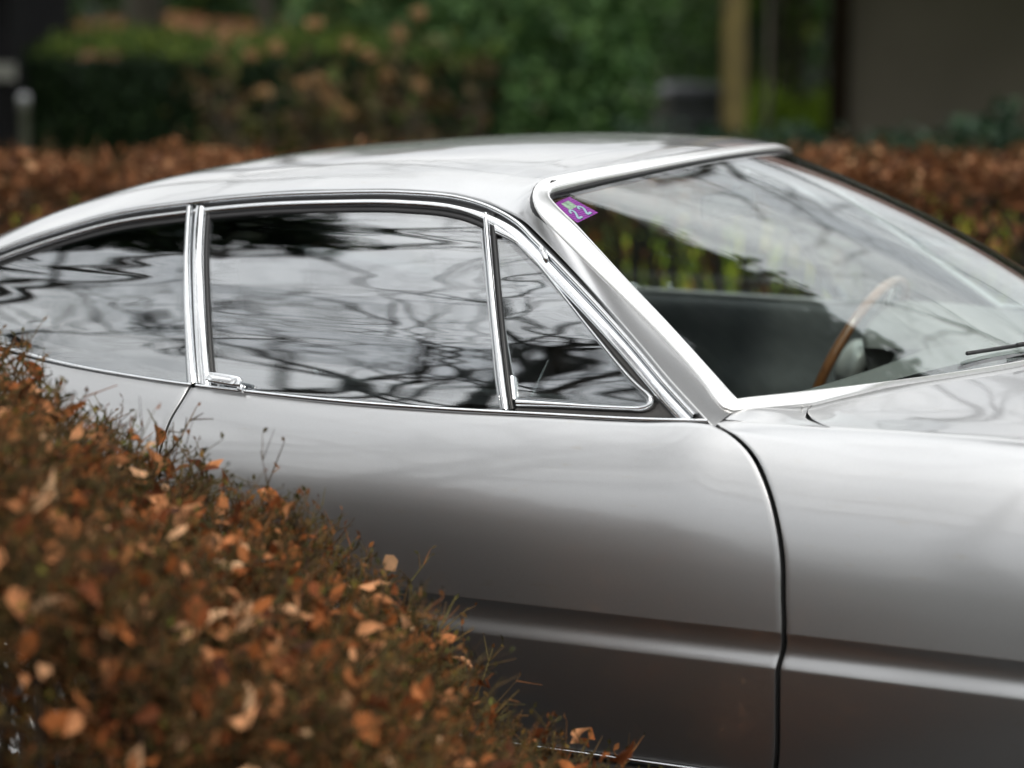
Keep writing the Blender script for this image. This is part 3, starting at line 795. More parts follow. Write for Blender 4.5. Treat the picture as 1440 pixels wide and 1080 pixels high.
gp = resample(GAP, 16)
bv = np.linspace(-.90, .90, 61); wb = W(1.027 - .031 * np.clip((.90 - np.abs(bv)) / .14, 0, 1)**.8, bv)[:, :2]
back = np.concatenate([gp[::-1][:-1], wb, (gp * [1, -1])[1:]], 0); nb_ = len(back)
cpar = np.linspace(-1, 1, nb_); 
rr = np.linspace(0, 1, 110)**1.25
XY = np.zeros((110, nb_, 2))
for i, r_ in enumerate(rr):
    x = back[:, 0] * (1 - r_) + 2.6 * r_
    yb = back[:, 1]; yy = cpar * -0
    yfull = -fold_y(x)
    frac0 = yb / np.maximum(-fold_y(back[:, 0]), 1e-6)
    y = frac0 * yfull
    XY[i, :, 0] = x; XY[i, :, 1] = y
edge = np.minimum(1, np.abs(np.arange(nb_) - 0)); 
PB = bon(XY)
# keep a hair gap to the wing fold line
PB[:, :, 1] *= (1 - .0022 / .73)
# sharp-edged raised centre of the bonnet
yy = np.abs(PB[..., 1]); lift = .003 * 1 / (1 + np.exp((yy - (.60 - .45 * np.clip((PB[..., 0] - 1.2) / 1.4, 0, 1) * 0 - .28 * np.clip((1.62 - PB[..., 0]) / .42, 0, 1)**1.2 * 0 )) / .022))
PB[..., 2] += lift * np.clip((PB[..., 0] - 1.16) / .14, 0, 1)
Pb2 = flange(PB, 1 if normals(PB)[50, 30, 2] > 0 else -1, 'blr', r=.0018, depth=.02)
grid('bonnet', Pb2, PAINT, car, flip=normals(PB)[50, 30, 2] < 0)
# scuttle corner between screen pillar, wing fold and bonnet gap
for side in (NEAR, FAR):
    A = W(np.linspace(1.008, 1.027, 40), np.linspace(-1.025, -.895, 40))[:, :2]
    g2 = resample([(g[0] - .0115 * math.sin(math.pi * min(1, max(0, i / 5)))**1.0 - .0012, g[1] - .0012) for i, g in enumerate(GAP)], 30)
    fxs = np.linspace(.945, g2[-1][0], 40); Fd = np.stack([fxs, fold_y(fxs)], -1)
    A = A * 1.0; A[-1] = g2[0]; A = resample(A, 40)
    t = np.linspace(0, 1, 30)[:, None, None]; base = A[None] * (1 - t) + Fd[None] * t
    wr = np.linspace(0, 1, 40)**2
    base = base + (g2 - base[:, -1])[:, None] * wr[None, :, None]
    P = bon(base)
    N = normals(P); sg = 1 if N[15, 20, 2] > 0 else -1
    P = flange(P, sg, 'r', r=.0010, depth=.02)
    for q_ in range(4): P[:, P.shape[1] - 4 + q_, 2] = P[:, -5, 2] - (.0004, .0008, .0014, .02)[q_]
    P[:, -4:, :2] = P[:, -5:-4, :2] + (np.array([.0005, .0008, .0010, .0010])[:, None] * np.array([.7, -.7]))[None]
    grid('scuttle', MY(P, side), PAINT, car, flip=(sg < 0) != (side == FAR))
xx = np.linspace(1.0, 1.6, 30); yy_ = np.linspace(-.74, .74, 40); XX, YY = np.meshgrid(xx, yy_, indexing='ij')
PZ = bon(np.stack([XX, YY], -1)); PZ[..., 2] -= .018
xlim = np.interp(np.abs(YY), [0, .645, .74], [1.44, 1.10, 1.0]); PZ[..., 0] = np.maximum(PZ[..., 0], xlim)
grid('bonnet_underside', PZ, BLACK, car)
# nose and tail closing surfaces, floor
def close_end(name, xs, sgn):
    rows = []
    for u in np.linspace(0, 1, 14):
        x = xs + sgn * .10 * math.sin(u * math.pi / 2 * 1.0); zt = (.585 if sgn > 0 else .74); y0 = abs(float(side_y(xs, .5)))
        z = zt - (zt - .20) * u**1.1 * 1.0
        yy = np.linspace(-1, 1, 31); xo = x - sgn * .22 * np.abs(yy)**3 * (1 if sgn > 0 else .6) + sgn*.08
        rows.append(np.stack([xo - sgn*.08*(1-u), yy * (y0 * (.93 + .07*math.sin(u*3.14))), np.full(31, z)], -1))
    grid(name, np.array(rows), PAINT, car, flip=sgn < 0)
close_end('nose', 2.60, 1); close_end('tail', -1.73, -1)
box('floor_pan', (-1.6, -.74, .15), (2.4, .74, .20), BLACK, car)

# windscreen
ws = empty('windscreen'); ws.parent = car
uu = np.linspace(-.012, 1.01, 80); vv = np.linspace(-1.008, 1.008, 140); U, V = np.meshgrid(uu, vv, indexing='ij')
PW = W(U, V) - Wn(U, V) * .006
# round the upper corners of the pane under the frame
slab('windscreen_glass', PW, .005, 1 if normals(PW)[40, 70, 2] > 0 else -1, GLASS_W, ws)
# frame ring: pillars and header (with base)
def ring_half():
    o = fo; i = fi
    nb = 60
    vb = np.linspace(-1.0, 0, nb); ob = np.stack([1.032 - .034 * np.clip((vb + .90) / .14, 0, 1)**.8, vb], -1); ib = np.stack([np.full(nb, .990) - .004 * 0, vb], -1)
    ob[0] = fo[0]; ib[0] = fi[0]
    o = np.concatenate([o[::-1], ob[1:]]); i = np.concatenate([i[::-1], ib[1:]])
    return o, i
o_, i_ = ring_half()
def w_strip(name, A, B, m, parent, base, rise, k=11, power=.5, ramp=0.0):
    w = np.linspace(0, 1, k); 
    uv = A[:, None] * (1 - w)[None, :, None] + B[:, None] * w[None, :, None]
    prof = base + rise * np.sin(np.pi * np.clip(w, 0, 1))**power 
    prof = prof[None, :] + np.broadcast_to(ramp, (len(A),))[:, None] * w[None, :]
    P = W(uv[..., 0], uv[..., 1]) + Wn(uv[..., 0], uv[..., 1]) * prof[..., None]
    e0 = (W(A[:, 0], A[:, 1]) + Wn(A[:, 0], A[:, 1]) * (base - .012))[:, None]; e1 = (W(B[:, 0], B[:, 1]) + Wn(B[:, 0], B[:, 1]) * (base - .012))[:, None]
    P = np.concatenate([e0, P, e1], 1)
    n, k2 = P.shape[:2]; V = np.concatenate([P.reshape(-1, 3), MY(P, FAR).reshape(-1, 3)])
    sg = normals(P)[30, 5, 2] > 0
    F = np.concatenate([gridF(n, k2, flip=not sg), gridF(n, k2, off=n*k2, flip=sg)])
    ob = link(name, mesh_np(name, V, F), m, parent)
    w_ = ob.modifiers.new('weld', 'WELD'); w_.merge_threshold = 1e-4
    return ob
w_strip('windscreen_frame', o_ * [1, 1] + 0, i_, ALU, ws, .0018, .0018, power=.25, ramp=np.interp(np.arange(len(o_)), [0, 30, 52, 200], [.0006, .0008, .0075, .0075]))
# black rubber: outer joint line and inner lip
def shift(A, B, a, b):
    d = B - A; return A + d * a, A + d * b
oa, ob = shift(o_[:90], i_[:90], -.055, .03); w_strip('frame_joint', oa, ob, RUBBER, ws, -.0024, .0014)
ia, ib = shift(o_, i_, .97, 1.22); w_strip('windscreen_seal', ia, ib, RUBBER, ws, -.004, .002)

# vignette sticker behind the glass in the top corner
def sticker_mat():
    m, n, l, b = mat('sticker_purple')
    tc = n.new('ShaderNodeTexCoord'); mp = n.new('ShaderNodeMapping'); mp.inputs['Rotation'].default_value = (0, 0, R(52)); l.new(tc.outputs['UV'], mp.inputs['Vector'])
    wv = n.new('ShaderNodeTexWave'); wv.inputs['Scale'].default_value = 3.2; l.new(mp.outputs[0], wv.inputs['Vector'])
    cr = n.new('ShaderNodeValToRGB'); cr.color_ramp.elements[0].color = (.20, .015, .26, 1); cr.color_ramp.elements[1].color = (.62, .10, .66, 1)
    l.new(wv.outputs['Fac'], cr.inputs['Fac']); l.new(cr.outputs[0], b.inputs['Base Color']); b.inputs['Roughness'].default_value = .5
    return m
stk = np.array([(.0300, -.990), (.0160, -.925), (.112, -.900), (.132, -.975)])     # left, top, right, bottom in u,v of the screen
n_ = 8; a = np.linspace(0, 1, n_)
SU = (stk[0][None, None] * (1-a)[:, None, None] * (1-a)[None, :, None] + stk[1][None, None] * (1-a)[:, None, None] * a[None, :, None] + stk[3][None, None] * a[:, None, None] * (1-a)[None, :, None] + stk[2][None, None] * a[:, None, None] * a[None, :, None])
def wpos(uv, d): return W(uv[..., 0], uv[..., 1]) - Wn(uv[..., 0], uv[..., 1]) * d
PS_ = wpos(SU, .0120)
st = grid('sticker', PS_, sticker_mat(), ws); st['label'] = 'purple hatched sticker with pale 22 in the corner of the windscreen'
uvl = st.data.uv_layers.new(name='UV'); 
for lp in st.data.loops:
    i, j = divmod(lp.vertex_index, n_); uvl.data[lp.index].uv = (i / (n_-1), j / (n_-1))
# pale print on the sticker: the figures 22 and a small landscape mark
PALE = simple('sticker_pale_blue', (.55, .70, .85), .5, noise_amt=.1); PALEG = simple('sticker_pale_green', (.50, .62, .50), .6, noise_amt=.4, nscale=160)
DKP = simple('sticker_dark_print', (.03, .07, .09), .5, noise_amt=.1)
def st_uv(p, q):                      # p along left->bottom, q along left->top
    c = stk[0]*(1-p)*(1-q) + stk[1]*(1-p)*q + stk[3]*p*(1-q) + stk[2]*p*q
    return c
def stick_stroke(name, pts, w, m, lift):
    pts = resample(np.array(pts, float), 40); T = unit(np.gradient(pts, axis=0)); Nn = np.stack([-T[:, 1], T[:, 0]], -1)
    rows = []
    for s_ in (-1, 1):
        q = pts + Nn * w * s_; uv = np.array([st_uv(*x) for x in q]); rows.append(wpos(uv, .0117 - lift))
    return grid(name, np.array(rows), m, ws)
def two(cp, cq, sp, sq):
    # a figure 2 in (reading, up) units mapped to p,q: reading direction = +q reversed -> see tuning
    g = [(-.55, .40), (-.46, .78), (-.12, 1.0), (.28, .93), (.50, .62), (.38, .20), (-.05, -.30), (-.42, -.72), (-.55, -.95), (-.2, -.97), (.2, -.95), (.6, -.95)]
    return [(cp + -y * sp, cq + x * sq) for x, y in g]
def mark():
    for k_, (cq) in enumerate((.28, .72)):
        # figures stand upright towards the left corner; read along q
        stick_stroke('figure_two', two(.70, cq, .21, .16), .048, DKP, -.0000)
        stick_stroke('figure_two', two(.69, cq, .20, .155), .038, PALE, .0003)
mark()
uvq = np.array([[st_uv(p, q) for q in np.linspace(.30, .72, 8)] for p in np.linspace(.12, .47, 8)])
grid('landscape_mark', wpos(uvq, .0118), PALEG, ws)
for i_s, ch in enumerate((PALE, DKP)):
    pass

# ------------------------------------------------------------------ interior
# dashboard: top shelf under the screen, rolled edge and fascia
vv = np.linspace(-.96, .96, 70); front = W(np.full(70, .985), vv); front[:, 2] -= .012
rearx = .985 + .06 * (1 - np.abs(vv)**2); ry = vv * .70
rows = []
for u in np.linspace(0, 1, 12):
    rows.append(np.stack([front[:, 0] * (1-u) + rearx * u, front[:, 1] * (1-u) + ry * u, front[:, 2] * (1-u) + .868 * u + .006*math.sin(u*math.pi)], -1))
for dx, z in ((-.012, .864), (-.018, .852), (-.012, .838), (.02, .80), (.04, .72), (.06, .60)):
    rows.append(np.stack([rearx + dx, ry, np.full(70, z)], -1))
grid('dashboard', np.array(rows), DASHM, car)
# instrument binnacle: hood over the gauges on the far seat's side
yb0, yb1 = .17, .62; rows = []
ys = np.linspace(0, 1, 40)
for u in np.linspace(0, 1, 26):
    x = .905 + .38 * u; hgt = .062 * (1 - u**2.2)
    pr = np.clip(np.sin(np.pi * ys), 0, 1)**.38
    rows.append(np.stack([np.full(40, x) - .02 * pr * (1-u), yb0 + (yb1 - yb0) * ys, .858 + hgt * pr + .012*u], -1))
rows.insert(0, np.stack([np.full(40, .935), yb0 + .02 + (yb1 - yb0 - .04) * ys, .70 + (.045 + .12) * np.clip(np.sin(np.pi*ys), 0, 1)**.38], -1))
grid('instrument_binnacle', np.array(rows), DASHM, car)
# steering wheel
HUBM = simple('satin_spoke_metal', (.72, .72, .71), .35, .35, noise_amt=.05)
sw = empty('steering_wheel'); sw.parent = car
wc = np.array([.815, .38, .792]); tilt = R(24)
ax = np.array([-math.cos(tilt), 0, math.sin(tilt)]); e1 = np.array([0, 1., 0]); e2 = np.array([math.sin(tilt), 0, math.cos(tilt)])
ang = np.linspace(0, 2*np.pi, 97)[:-1]; Rw = .190
ring = wc + Rw * (np.cos(ang)[:, None] * e1 + np.sin(ang)[:, None] * e2)
def torus(name, C, r, e1, e2, axn, rad, m, parent):
    rows = []
    for a_ in ang:
        d = math.cos(a_) * e1 + math.sin(a_) * e2
        rows.append([C + d * (rad + r * math.cos(b)) + axn * r * math.sin(b) for b in np.linspace(0, 2*np.pi, 12, endpoint=False)])
    P = np.array(rows); P = np.concatenate([P, P[:1]])
    return grid(name, P, m, parent, close=True)
torus('rim', wc, .0105, e1, e2, ax, Rw, WOOD, sw)
for a_ in (R(90), R(210), R(330)):
    d = math.cos(a_) * e1 + math.sin(a_) * e2; pr = np.cross(d, ax)
    P0 = wc - ax * .018 + d * .035; P1 = wc + d * (Rw - .004)
    rows = []
    for u in np.linspace(0, 1, 10):
        c = P0 * (1-u) + P1 * u; w_ = .016 - .006 * u
        rows.append([c + pr * w_ + ax*.0015, c - pr * w_ + ax*.0015, c - pr * w_ - ax * .0015, c + pr * w_ - ax * .0015])
    grid('spoke', np.array(rows), HUBM, sw, close=True, smooth=False)
def lathe(name, C, axn, prof, m, parent, k=40):
    ref = np.array([0, 1., 0]) if abs(axn[1]) < .8 else np.array([1., 0, 0]); a1 = unit(np.cross(axn, ref)); a2 = np.cross(axn, a1)
    rows = [[C + axn * h + r * (math.cos(b) * a1 + math.sin(b) * a2) for b in np.linspace(0, 2*np.pi, k, endpoint=False)] for r, h in prof]
    return grid(name, np.array(rows), m, parent, close=True)
lathe('hub', wc, ax, [(.0005, .030), (.010, .030), (.014, .028), (.016, .024)], RUBBER, sw)
lathe('hub_ring', wc, ax, [(.016, .024), (.030, .028), (.044, .026), (.052, .014), (.055, -.004), (.055, -.02), (.034, -.028)], HUBM, sw)
tube('column', np.array([wc - ax * .02, wc - ax * .25]), .028, RUBBER, sw, 16)
tube('indicator_stalk', np.array([wc - ax*.06, wc - ax*.055 + e1*.06, wc - ax*.05 + e1*.12]), np.array([.004, .003, .006]), CHROME, sw)
# seats
def seat(yc):
    s = empty('seat', (0, 0, 0)); s.parent = car
    def pad(name, prof, w, m):
        rows = []
        for (x, z, th) in prof:
            a_ = np.linspace(0, 2*np.pi, 24, endpoint=False); c, sn = np.cos(a_), np.sin(a_)
            yy = np.sign(c)*np.abs(c)**.5 * w/2; dd = np.sign(sn)*np.abs(sn)**.6 * th/2
            rows.append(np.stack([np.full(24, x) + (dd if name == 'backrest' else 0), yc + yy, np.full(24, z) + (0 if name == 'backrest' else dd)], -1))
        P = np.array(rows); o = grid(name, P, m, s, close=True)
        V = P; return o
    pad('cushion', [(.02, .38, .02), (.03, .38, .10), (.15, .385, .14), (.35, .40, .15), (.50, .415, .13), (.545, .415, .02)], .50, TRIM)
    pad('backrest', [(.10, .44, .05), (.06, .52, .12), (.0, .66, .12), (-.05, .80, .10), (-.085, .88, .08), (-.09, .905, .02)], .47, TRIM)
    pad('headrest', [(-.09, .91, .02), (-.09, .925, .07), (-.10, .985, .075), (-.105, 1.02, .05), (-.106, 1.03, .01)], .24, TRIM)
seat(-.36); seat(.36)
box('rear_shelf', (-1.3, -.62, .70), (-.28, .62, .74), TRIM, car, .02)
box('centre_tunnel', (-.2, -.13, .2), (1.0, .13, .46), TRIM, car, .04)
# interior mirror
tube('mirror_stem', np.array([[.73, 0, 1.205], [.70, 0, 1.17]]), .006, CHROME, car)
box('interior_mirror', (.675, -.11, 1.115), (.70, .11, 1.165), RUBBER, car, .012)
# wipers resting on the glass near its foot
for v0, v1 in ((.02, -.62), (.62, .02)):
    A_ = [(.985, v0 + .05), (.955, v0 - .25), (.945, v0 - .42)]
    pts = np.array([W(u, v) + Wn(u, v) * .012 for u, v in A_]); wp = empty('wiper'); wp.parent = car
    tube('wiper_arm', resample(pts, 12, False), .0035, RUBBER, wp)
    B_ = np.array([W(u, v) + Wn(u, v) * .006 for u, v in ((.952, v0 - .12), (.946, v0 - .30), (.935, v0 - .56))])
    tube('wiper_blade', resample(B_, 16, False), .0035, RUBBER, wp)
# wheels
for xc in (2.0, -.42):
    for sd in (-1, 1):
        w = empty('wheel', (xc, sd * .76, .315)); w.parent = car
        def lat(nm, prof, m):
            rows = [[(xc + r * math.cos(b), sd * (.76 + h), .315 + r * math.sin(b)) for b in np.linspace(0, 2*np.pi, 48, endpoint=False)] for r, h in prof]
            return grid(nm, np.array(rows), m, w, close=True)
        lat('tyre', [(.20, -.14), (.30, -.14), (.315, -.11), (.315, .03), (.30, .06), (.21, .06), (.195, .05)], TYRE)
        lat('rim', [(.198, .05), (.19, .055), (.185, .03), (.14, .0), (.06, .03), (.03, .045), (.001, .045)], ALU)
        for k_ in range(5):
            a_ = 2 * math.pi * k_ / 5
            tube('wheel_spoke', np.array([[xc + math.cos(a_)*q, sd*(.76+h), .315 + math.sin(a_)*q] for q, h in ((.03, .045), (.10, .04), (.19, .045))]), np.array([.03, .022, .02]), ALU, w)

# ------------------------------------------------------------------ THE PLACE
FG = np.array([-math.sin(YAW), math.cos(YAW), 0]); RT = np.array([math.cos(YAW), math.sin(YAW), 0]); CXY = np.array([CAM.x, CAM.y, 0])
def at(L, D, z=0.0):
    """a place L metres to the right of and D metres beyond the photographer's standpoint, z up from the ground"""
    L = np.asarray(L, float); D = np.asarray(D, float); z = np.asarray(z, float)
    L, D, z = np.broadcast_arrays(L, D, z)
    return CXY + L[..., None] * RT + D[..., None] * FG + z[..., None] * np.array([0, 0, 1.])

ASPH = simple('asphalt', (.022, .022, .022), .9, noise_amt=.3, nscale=14, bump=.6, bscale=180)
SOIL = simple('meadow_ground', (.05, .075, .02), .95, noise_amt=.5, nscale=3, bump=.6, bscale=40)
LAWN = simple('lawn_green', (.10, .17, .025), .9, noise_amt=.3, nscale=2.5, bump=.8, bscale=60)
def sheet(name, pts, z, m):
    V = np.array([(*p[:2], z) for p in pts]); o = link(name, mesh_np(name, V, np.array([[0, 1, 2, 3]]), False), m); tag(o, kind='structure'); return o
sheet('ground', [(-300, -300), (300, -300), (300, 300), (-300, 300)], -.004, SOIL)
sheet('driveway', [at(-14, -8), at(14, -8), at(14, 6.75), at(-14, 6.75)], 0, ASPH)
sheet('lawn', [at(-14, 8.3), at(14, 8.3), at(22, 44), at(-22, 44)], .0, LAWN)

BEECH = leaf_mat('dry_beech_leaf', [(0, (.05, .016, .007)), (.3, (.22, .062, .018)), (.6, (.42, .14, .042)), (.86, (.64, .30, .14)), (1, (.74, .48, .28))], .6, .25)
BEECH_R = leaf_mat('dry_beech_leaf_russet', [(0, (.035, .014, .007)), (.35, (.12, .046, .017)), (.7, (.17, .068, .026)), (.93, (.34, .155, .075)), (1, (.58, .34, .18))], .6, .25)
OLIVE = leaf_mat('small_bud_scale', [(0, (.025, .026, .008)), (.35, (.06, .048, .012)), (.6, (.12, .052, .016)), (.85, (.24, .09, .028)), (1, (.14, .16, .03))], .6, .25)
TWIG = leaf_mat('hedge_twig', [(0, (.03, .02, .011)), (.45, (.085, .05, .021)), (.78, (.095, .082, .026)), (1, (.20, .072, .026))], .7, 0)
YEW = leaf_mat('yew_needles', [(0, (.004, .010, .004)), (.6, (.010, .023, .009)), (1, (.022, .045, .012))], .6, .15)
YEW_LIT = leaf_mat('yew_top_lit_leaf', [(0, (.02, .04, .008)), (.6, (.05, .085, .015)), (1, (.12, .15, .022))], .6, .2)  # paler copy of the yew colours, sunlight on the top painted in
RHODO = leaf_mat('rhododendron_leaf', [(0, (.012, .034, .010)), (.6, (.042, .095, .026)), (1, (.11, .19, .06))], .38, .15, .5)
UNDER = leaf_mat('undergrowth_leaf', [(0, (.08, .13, .02)), (.4, (.40, .54, .06)), (.78, (.74, .68, .09)), (.92, (.5, .24, .05)), (1, (.36, .11, .04))], .6, .35)
LAUR = leaf_mat('ivy_leaf', [(0, (.010, .026, .014)), (.7, (.022, .055, .025)), (1, (.04, .08, .03))], .35, .1, .5)
BARK = simple('brown_bark', (.05, .035, .024), .9, noise_amt=.4, nscale=9, bump=.8, bscale=30)
BARKD = simple('dark_bark', (.028, .022, .017), .9, noise_amt=.4, nscale=9, bump=.8, bscale=30)
MOSSB = simple('mossy_bark', (.075, .056, .014), .9, noise_amt=.4, nscale=7, bump=.8, bscale=25)
PETAL = leaf_mat('dried_flower_petal', [(0, (.18, .10, .05)), (.6, (.36, .21, .10)), (1, (.48, .33, .18))], .7, .25)

LEAFMESH = []
for k_ in range(8):
    LEAFMESH.append(leaves_mesh('beech_leaf', np.zeros((1, 3)), np.ones(1), rng, curl=.9))
for me in LEAFMESH: me.materials.append(BEECH)
LEAFMESH_R = []
for me in LEAFMESH:
    c = me.copy(); c.materials.clear(); c.materials.append(BEECH_R); LEAFMESH_R.append(c)

def leaf_parts(pos, size, parent, meshes, up=(0, 0, .3)):
    Rm = rand_rot(len(pos), rng, up); inv = parent_world(parent).inverted()
    for i, p in enumerate(pos):
        o = bpy.data.objects.new('leaf', meshes[i % len(meshes)]); COL.objects.link(o); o.parent = parent; o.matrix_parent_inverse = inv
        m = Matrix([[Rm[i, 0, r], Rm[i, 1, r], Rm[i, 2, r]] for r in range(3)])
        o.location = Vector(p); o.rotation_euler = m.to_euler(); s = size[i]; o.scale = (s, s, s)

def shoots(base, dirs, length, r, g, side_n=4, spread=.6):
    """upright shoots with side twiglets; returns segment arrays"""
    P0, P1, R0, R1 = [], [], [], []
    n = len(base); length = np.asarray(length)
    d = unit(dirs + .25 * g.normal(size=(n, 3))); mid = base + d * (length * .5)[:, None]; d2 = unit(d + .35 * g.normal(size=(n, 3))); tip = mid + d2 * (length * .5)[:, None]
    P0 += [base, mid]; P1 += [mid, tip]; R0 += [np.full(n, r), np.full(n, r * .75)]; R1 += [np.full(n, r * .75), np.full(n, r * .35)]
    tips = [tip]
    for k in range(side_n):
        f = g.uniform(.15, .95, n); st_ = np.where((f < .5)[:, None], base + (mid - base) * (2 * f)[:, None], mid + (tip - mid) * (2 * f - 1)[:, None])
        dd = unit(d + spread * 1.6 * g.normal(size=(n, 3)) * [1, 1, .6]); e = st_ + dd * (length * g.uniform(.2, .5, n))[:, None]
        P0.append(st_); P1.append(e); R0.append(np.full(n, r * .6)); R1.append(np.full(n, r * .3)); tips.append(e)
    return np.concatenate(P0), np.concatenate(P1), np.concatenate(R0), np.concatenate(R1), np.concatenate(tips)

# ---- front hedge: clipped beech whose end slopes down to the right
fh = empty('beech_hedge', tuple(at(-1.2, 3.2)), label='clipped brown beech hedge in the foreground, sloping down across the lower left corner', cat='hedge')
HX_ = np.array([-3.5, -1.2, -.678, -.58, -.44, -.37, -.27, -.15, -.09, -.02, .075, .14, .19, .24]); HZ_ = np.array([1.10, 1.08, 1.048, 1.01, .935, .905, .842, .775, .728, .652, .568, .50, .38, .15])
HX_ = HX_ * 1.135 - .015; HZ_ = 1.5 - (1.5 - HZ_) * 1.135; HZ_ = HZ_ - .035 * np.clip((HX_ + .55) / .4, 0, 1); HZ_[-1] = .1; HZ_[-2] = .25; HZ_[-3] = .40
def htop(L, D): return np.interp(L, HX_, HZ_) - .05 * np.clip((3.2 - D) / .4, 0, 1)**2 + .026 * np.sin(L * 23 + D * 9) * np.sin(D * 17 - L * 6) + .020 * np.sin(L * 47 + 1.3) * np.cos(D * 31 + L * 11) + .022 * np.sin(L * 11.5 + .6 + D * 3)
def hedge_pts(n, shell, g, L0=-2.3, L1=.27, D0=2.80, D1=3.62):
    L = g.uniform(L0, L1, n * 2); D = g.uniform(D0, D1, n * 2); k = g.uniform(0, 1, n * 2) < np.clip((htop(L, D)) / 1.0, .2, 1); L = L[k][:n]; D = D[k][:n]
    zt = htop(L, D); dep = np.abs(g.normal(size=len(L))) * shell; z = zt - dep
    k = z > .02
    return L[k], D[k], z[k]
# shoots over the whole top, and down the two faces
L, D, z = hedge_pts(4600, .030, rng); base = at(L, D, z - .06)
slope = np.gradient(HZ_, HX_); sl = np.interp(L, HX_, slope)
dirs = unit(np.stack([-sl * .5, np.zeros_like(sl), np.ones_like(sl)], -1)); dirs = dirs[:, :1] * RT + dirs[:, 2:] * np.array([0, 0, 1.])
s1 = shoots(base, dirs, rng.uniform(.045, .11, len(base)), .0024, rng, 4)
L, D, z = hedge_pts(7500, .16, rng); base = at(L, D, z - .05)
s2 = shoots(base, np.array([[0, 0, .8]]) + .6 * rng.normal(size=(len(base), 3)), rng.uniform(.06, .13, len(base)), .0016, rng, 4)
# near face, from top down to the ground
nf = 5200; L = rng.uniform(-2.3, .26, nf); D = 2.80 + np.abs(rng.normal(size=nf)) * .12; z = htop(L, D) * rng.uniform(.02, 1, nf)
base = at(L, D, z); s3 = shoots(base, -FG * .7 + np.array([0, 0, .6]) + .4 * rng.normal(size=(nf, 3)), rng.uniform(.06, .12, nf), .0015, rng, 4)
sa = [np.concatenate([a_, b_, c_]) for a_, b_, c_ in zip(s1, s2, s3)]
o = link('twigs', segs_mesh('twigs', *sa[:4], k=3), TWIG, fh); tag(o, kind='stuff')
tips = sa[4]
# stems inside
ns = 240; L = rng.uniform(-2.1, .02, ns); D = rng.uniform(2.9, 3.5, ns); b0 = at(L, D, 0); zt = htop(L, D) - .10
P0 = [b0]; P1 = []; R0 = [np.full(ns, .009)]; R1 = [np.full(ns, .006)]
m1 = b0 + np.stack([np.zeros(ns)]*2 + [zt * .5], -1) + rng.normal(size=(ns, 3)) * .04; P1.append(m1)
for k_ in range(3):
    tip = m1 + np.stack([np.zeros(ns)]*2 + [zt * .45], -1) + rng.normal(size=(ns, 3)) * [.05, .05, .03]; P0.append(m1); P1.append(tip); R0.append(np.full(ns, .0055)); R1.append(np.full(ns, .002))
o = link('stems', segs_mesh('stems', np.concatenate(P0), np.concatenate(P1), np.concatenate(R0), np.concatenate(R1), 5), BARK, fh); tag(o, kind='stuff')
# small olive and russet leaflets / buds on the twig tips
tp = tips[rng.permutation(len(tips))[:44000]]
o = link('buds', leaves_mesh('buds', tp, rng.uniform(.007, .016, len(tp)), rng, SIMPLE_T, SIMPLE_F, up=(0, 0, .9), spread=.8), OLIVE, fh); tag(o, kind='stuff')
# dry leaves
L, D, z = hedge_pts(2900, .07, rng); pos = at(L, D, z); 
nl = 800; L2 = rng.uniform(-2.3, .25, nl); D2 = 2.78 + np.abs(rng.normal(size=nl)) * .06; z2 = htop(L2, D2) * rng.uniform(.02, 1, nl)
pos = np.concatenate([pos, at(L2, D2, z2)])
ni = 10500; L3 = rng.uniform(-2.3, .22, ni); D3 = rng.uniform(2.85, 3.55, ni); z3 = np.maximum(htop(L3, D3) - .06, .05) * rng.uniform(.02, 1, ni)
pos = np.concatenate([pos, at(L3, D3, z3)])
o = link('foliage', leaves_mesh('foliage', pos, rng.uniform(.022, .046, len(pos)), rng, curl=1.3, wide=.95), BEECH, fh); tag(o, kind='stuff')
# 300 leaves that show largest, each its own part: in view, on the upper and near surface
cand = 0; ps = []; sz = []
while len(ps) < 300:
    D_ = rng.uniform(2.78, 3.5); L_ = rng.uniform(-.22 * D_, .25); zt = float(htop(L_, D_))
    z_ = zt - abs(rng.normal()) * .02 if D_ > 2.87 else zt * rng.uniform(.5, 1)
    row = 20 + 3400 * (1.5 - z_) / D_
    if row > 1100: continue
    ps.append(at(L_, D_, z_)); sz.append(rng.uniform(.024, .046) * (1.15 if D_ < 3.0 else .85))
leaf_parts(ps, sz, fh, LEAFMESH)

# ---- rear beech hedge parallel to the picture
rh = empty('beech_hedge', tuple(at(0, 7.4)), label='long low russet beech hedge behind the car, level top', cat='hedge')
def rpts(n, g, z0, z1, L0=-4.6, L1=4.6, D0=7.0, D1=7.95):
    return g.uniform(L0, L1, n), g.uniform(D0, D1, n), g.uniform(z0, z1, n)
wob = lambda L, D: .018 * np.sin(L * 9 + D * 3) + .012 * np.sin(L * 31 - D * 12)
n1 = 12000; L, D, z = rpts(n1, rng, 0, 1); zz = 1.055 + wob(L, D) - np.abs(rng.normal(size=n1)) * .06
n2 = 19000; L2 = rng.uniform(-4.6, 4.6, n2); D2 = 7.0 + np.abs(rng.normal(size=n2)) * .12; z2 = 1.06 - rng.uniform(0, 1, n2)**1.35 * 1.0
keep = rng.uniform(0, 1, n2) < np.clip((z2 - .74 - .11 * ((L2 > .05) & (L2 < 1.25))) / .12, .12, 1); L2, D2, z2 = L2[keep], D2[keep], z2[keep]
n3 = 5000; L3 = rng.uniform(-4.6, 4.6, n3); D3 = 7.95 - np.abs(rng.normal(size=n3)) * .1; z3 = 1.05 - rng.uniform(0, 1, n3)**1.5 * .9
keep = rng.uniform(0, 1, n3) < np.clip((z3 - .76 - .11 * ((L3 > .05) & (L3 < 1.35))) / .12, .10, 1); L3, D3, z3 = L3[keep], D3[keep], z3[keep]
pos = np.concatenate([at(L, D, zz), at(L2, D2, z2), at(L3, D3, z3)])
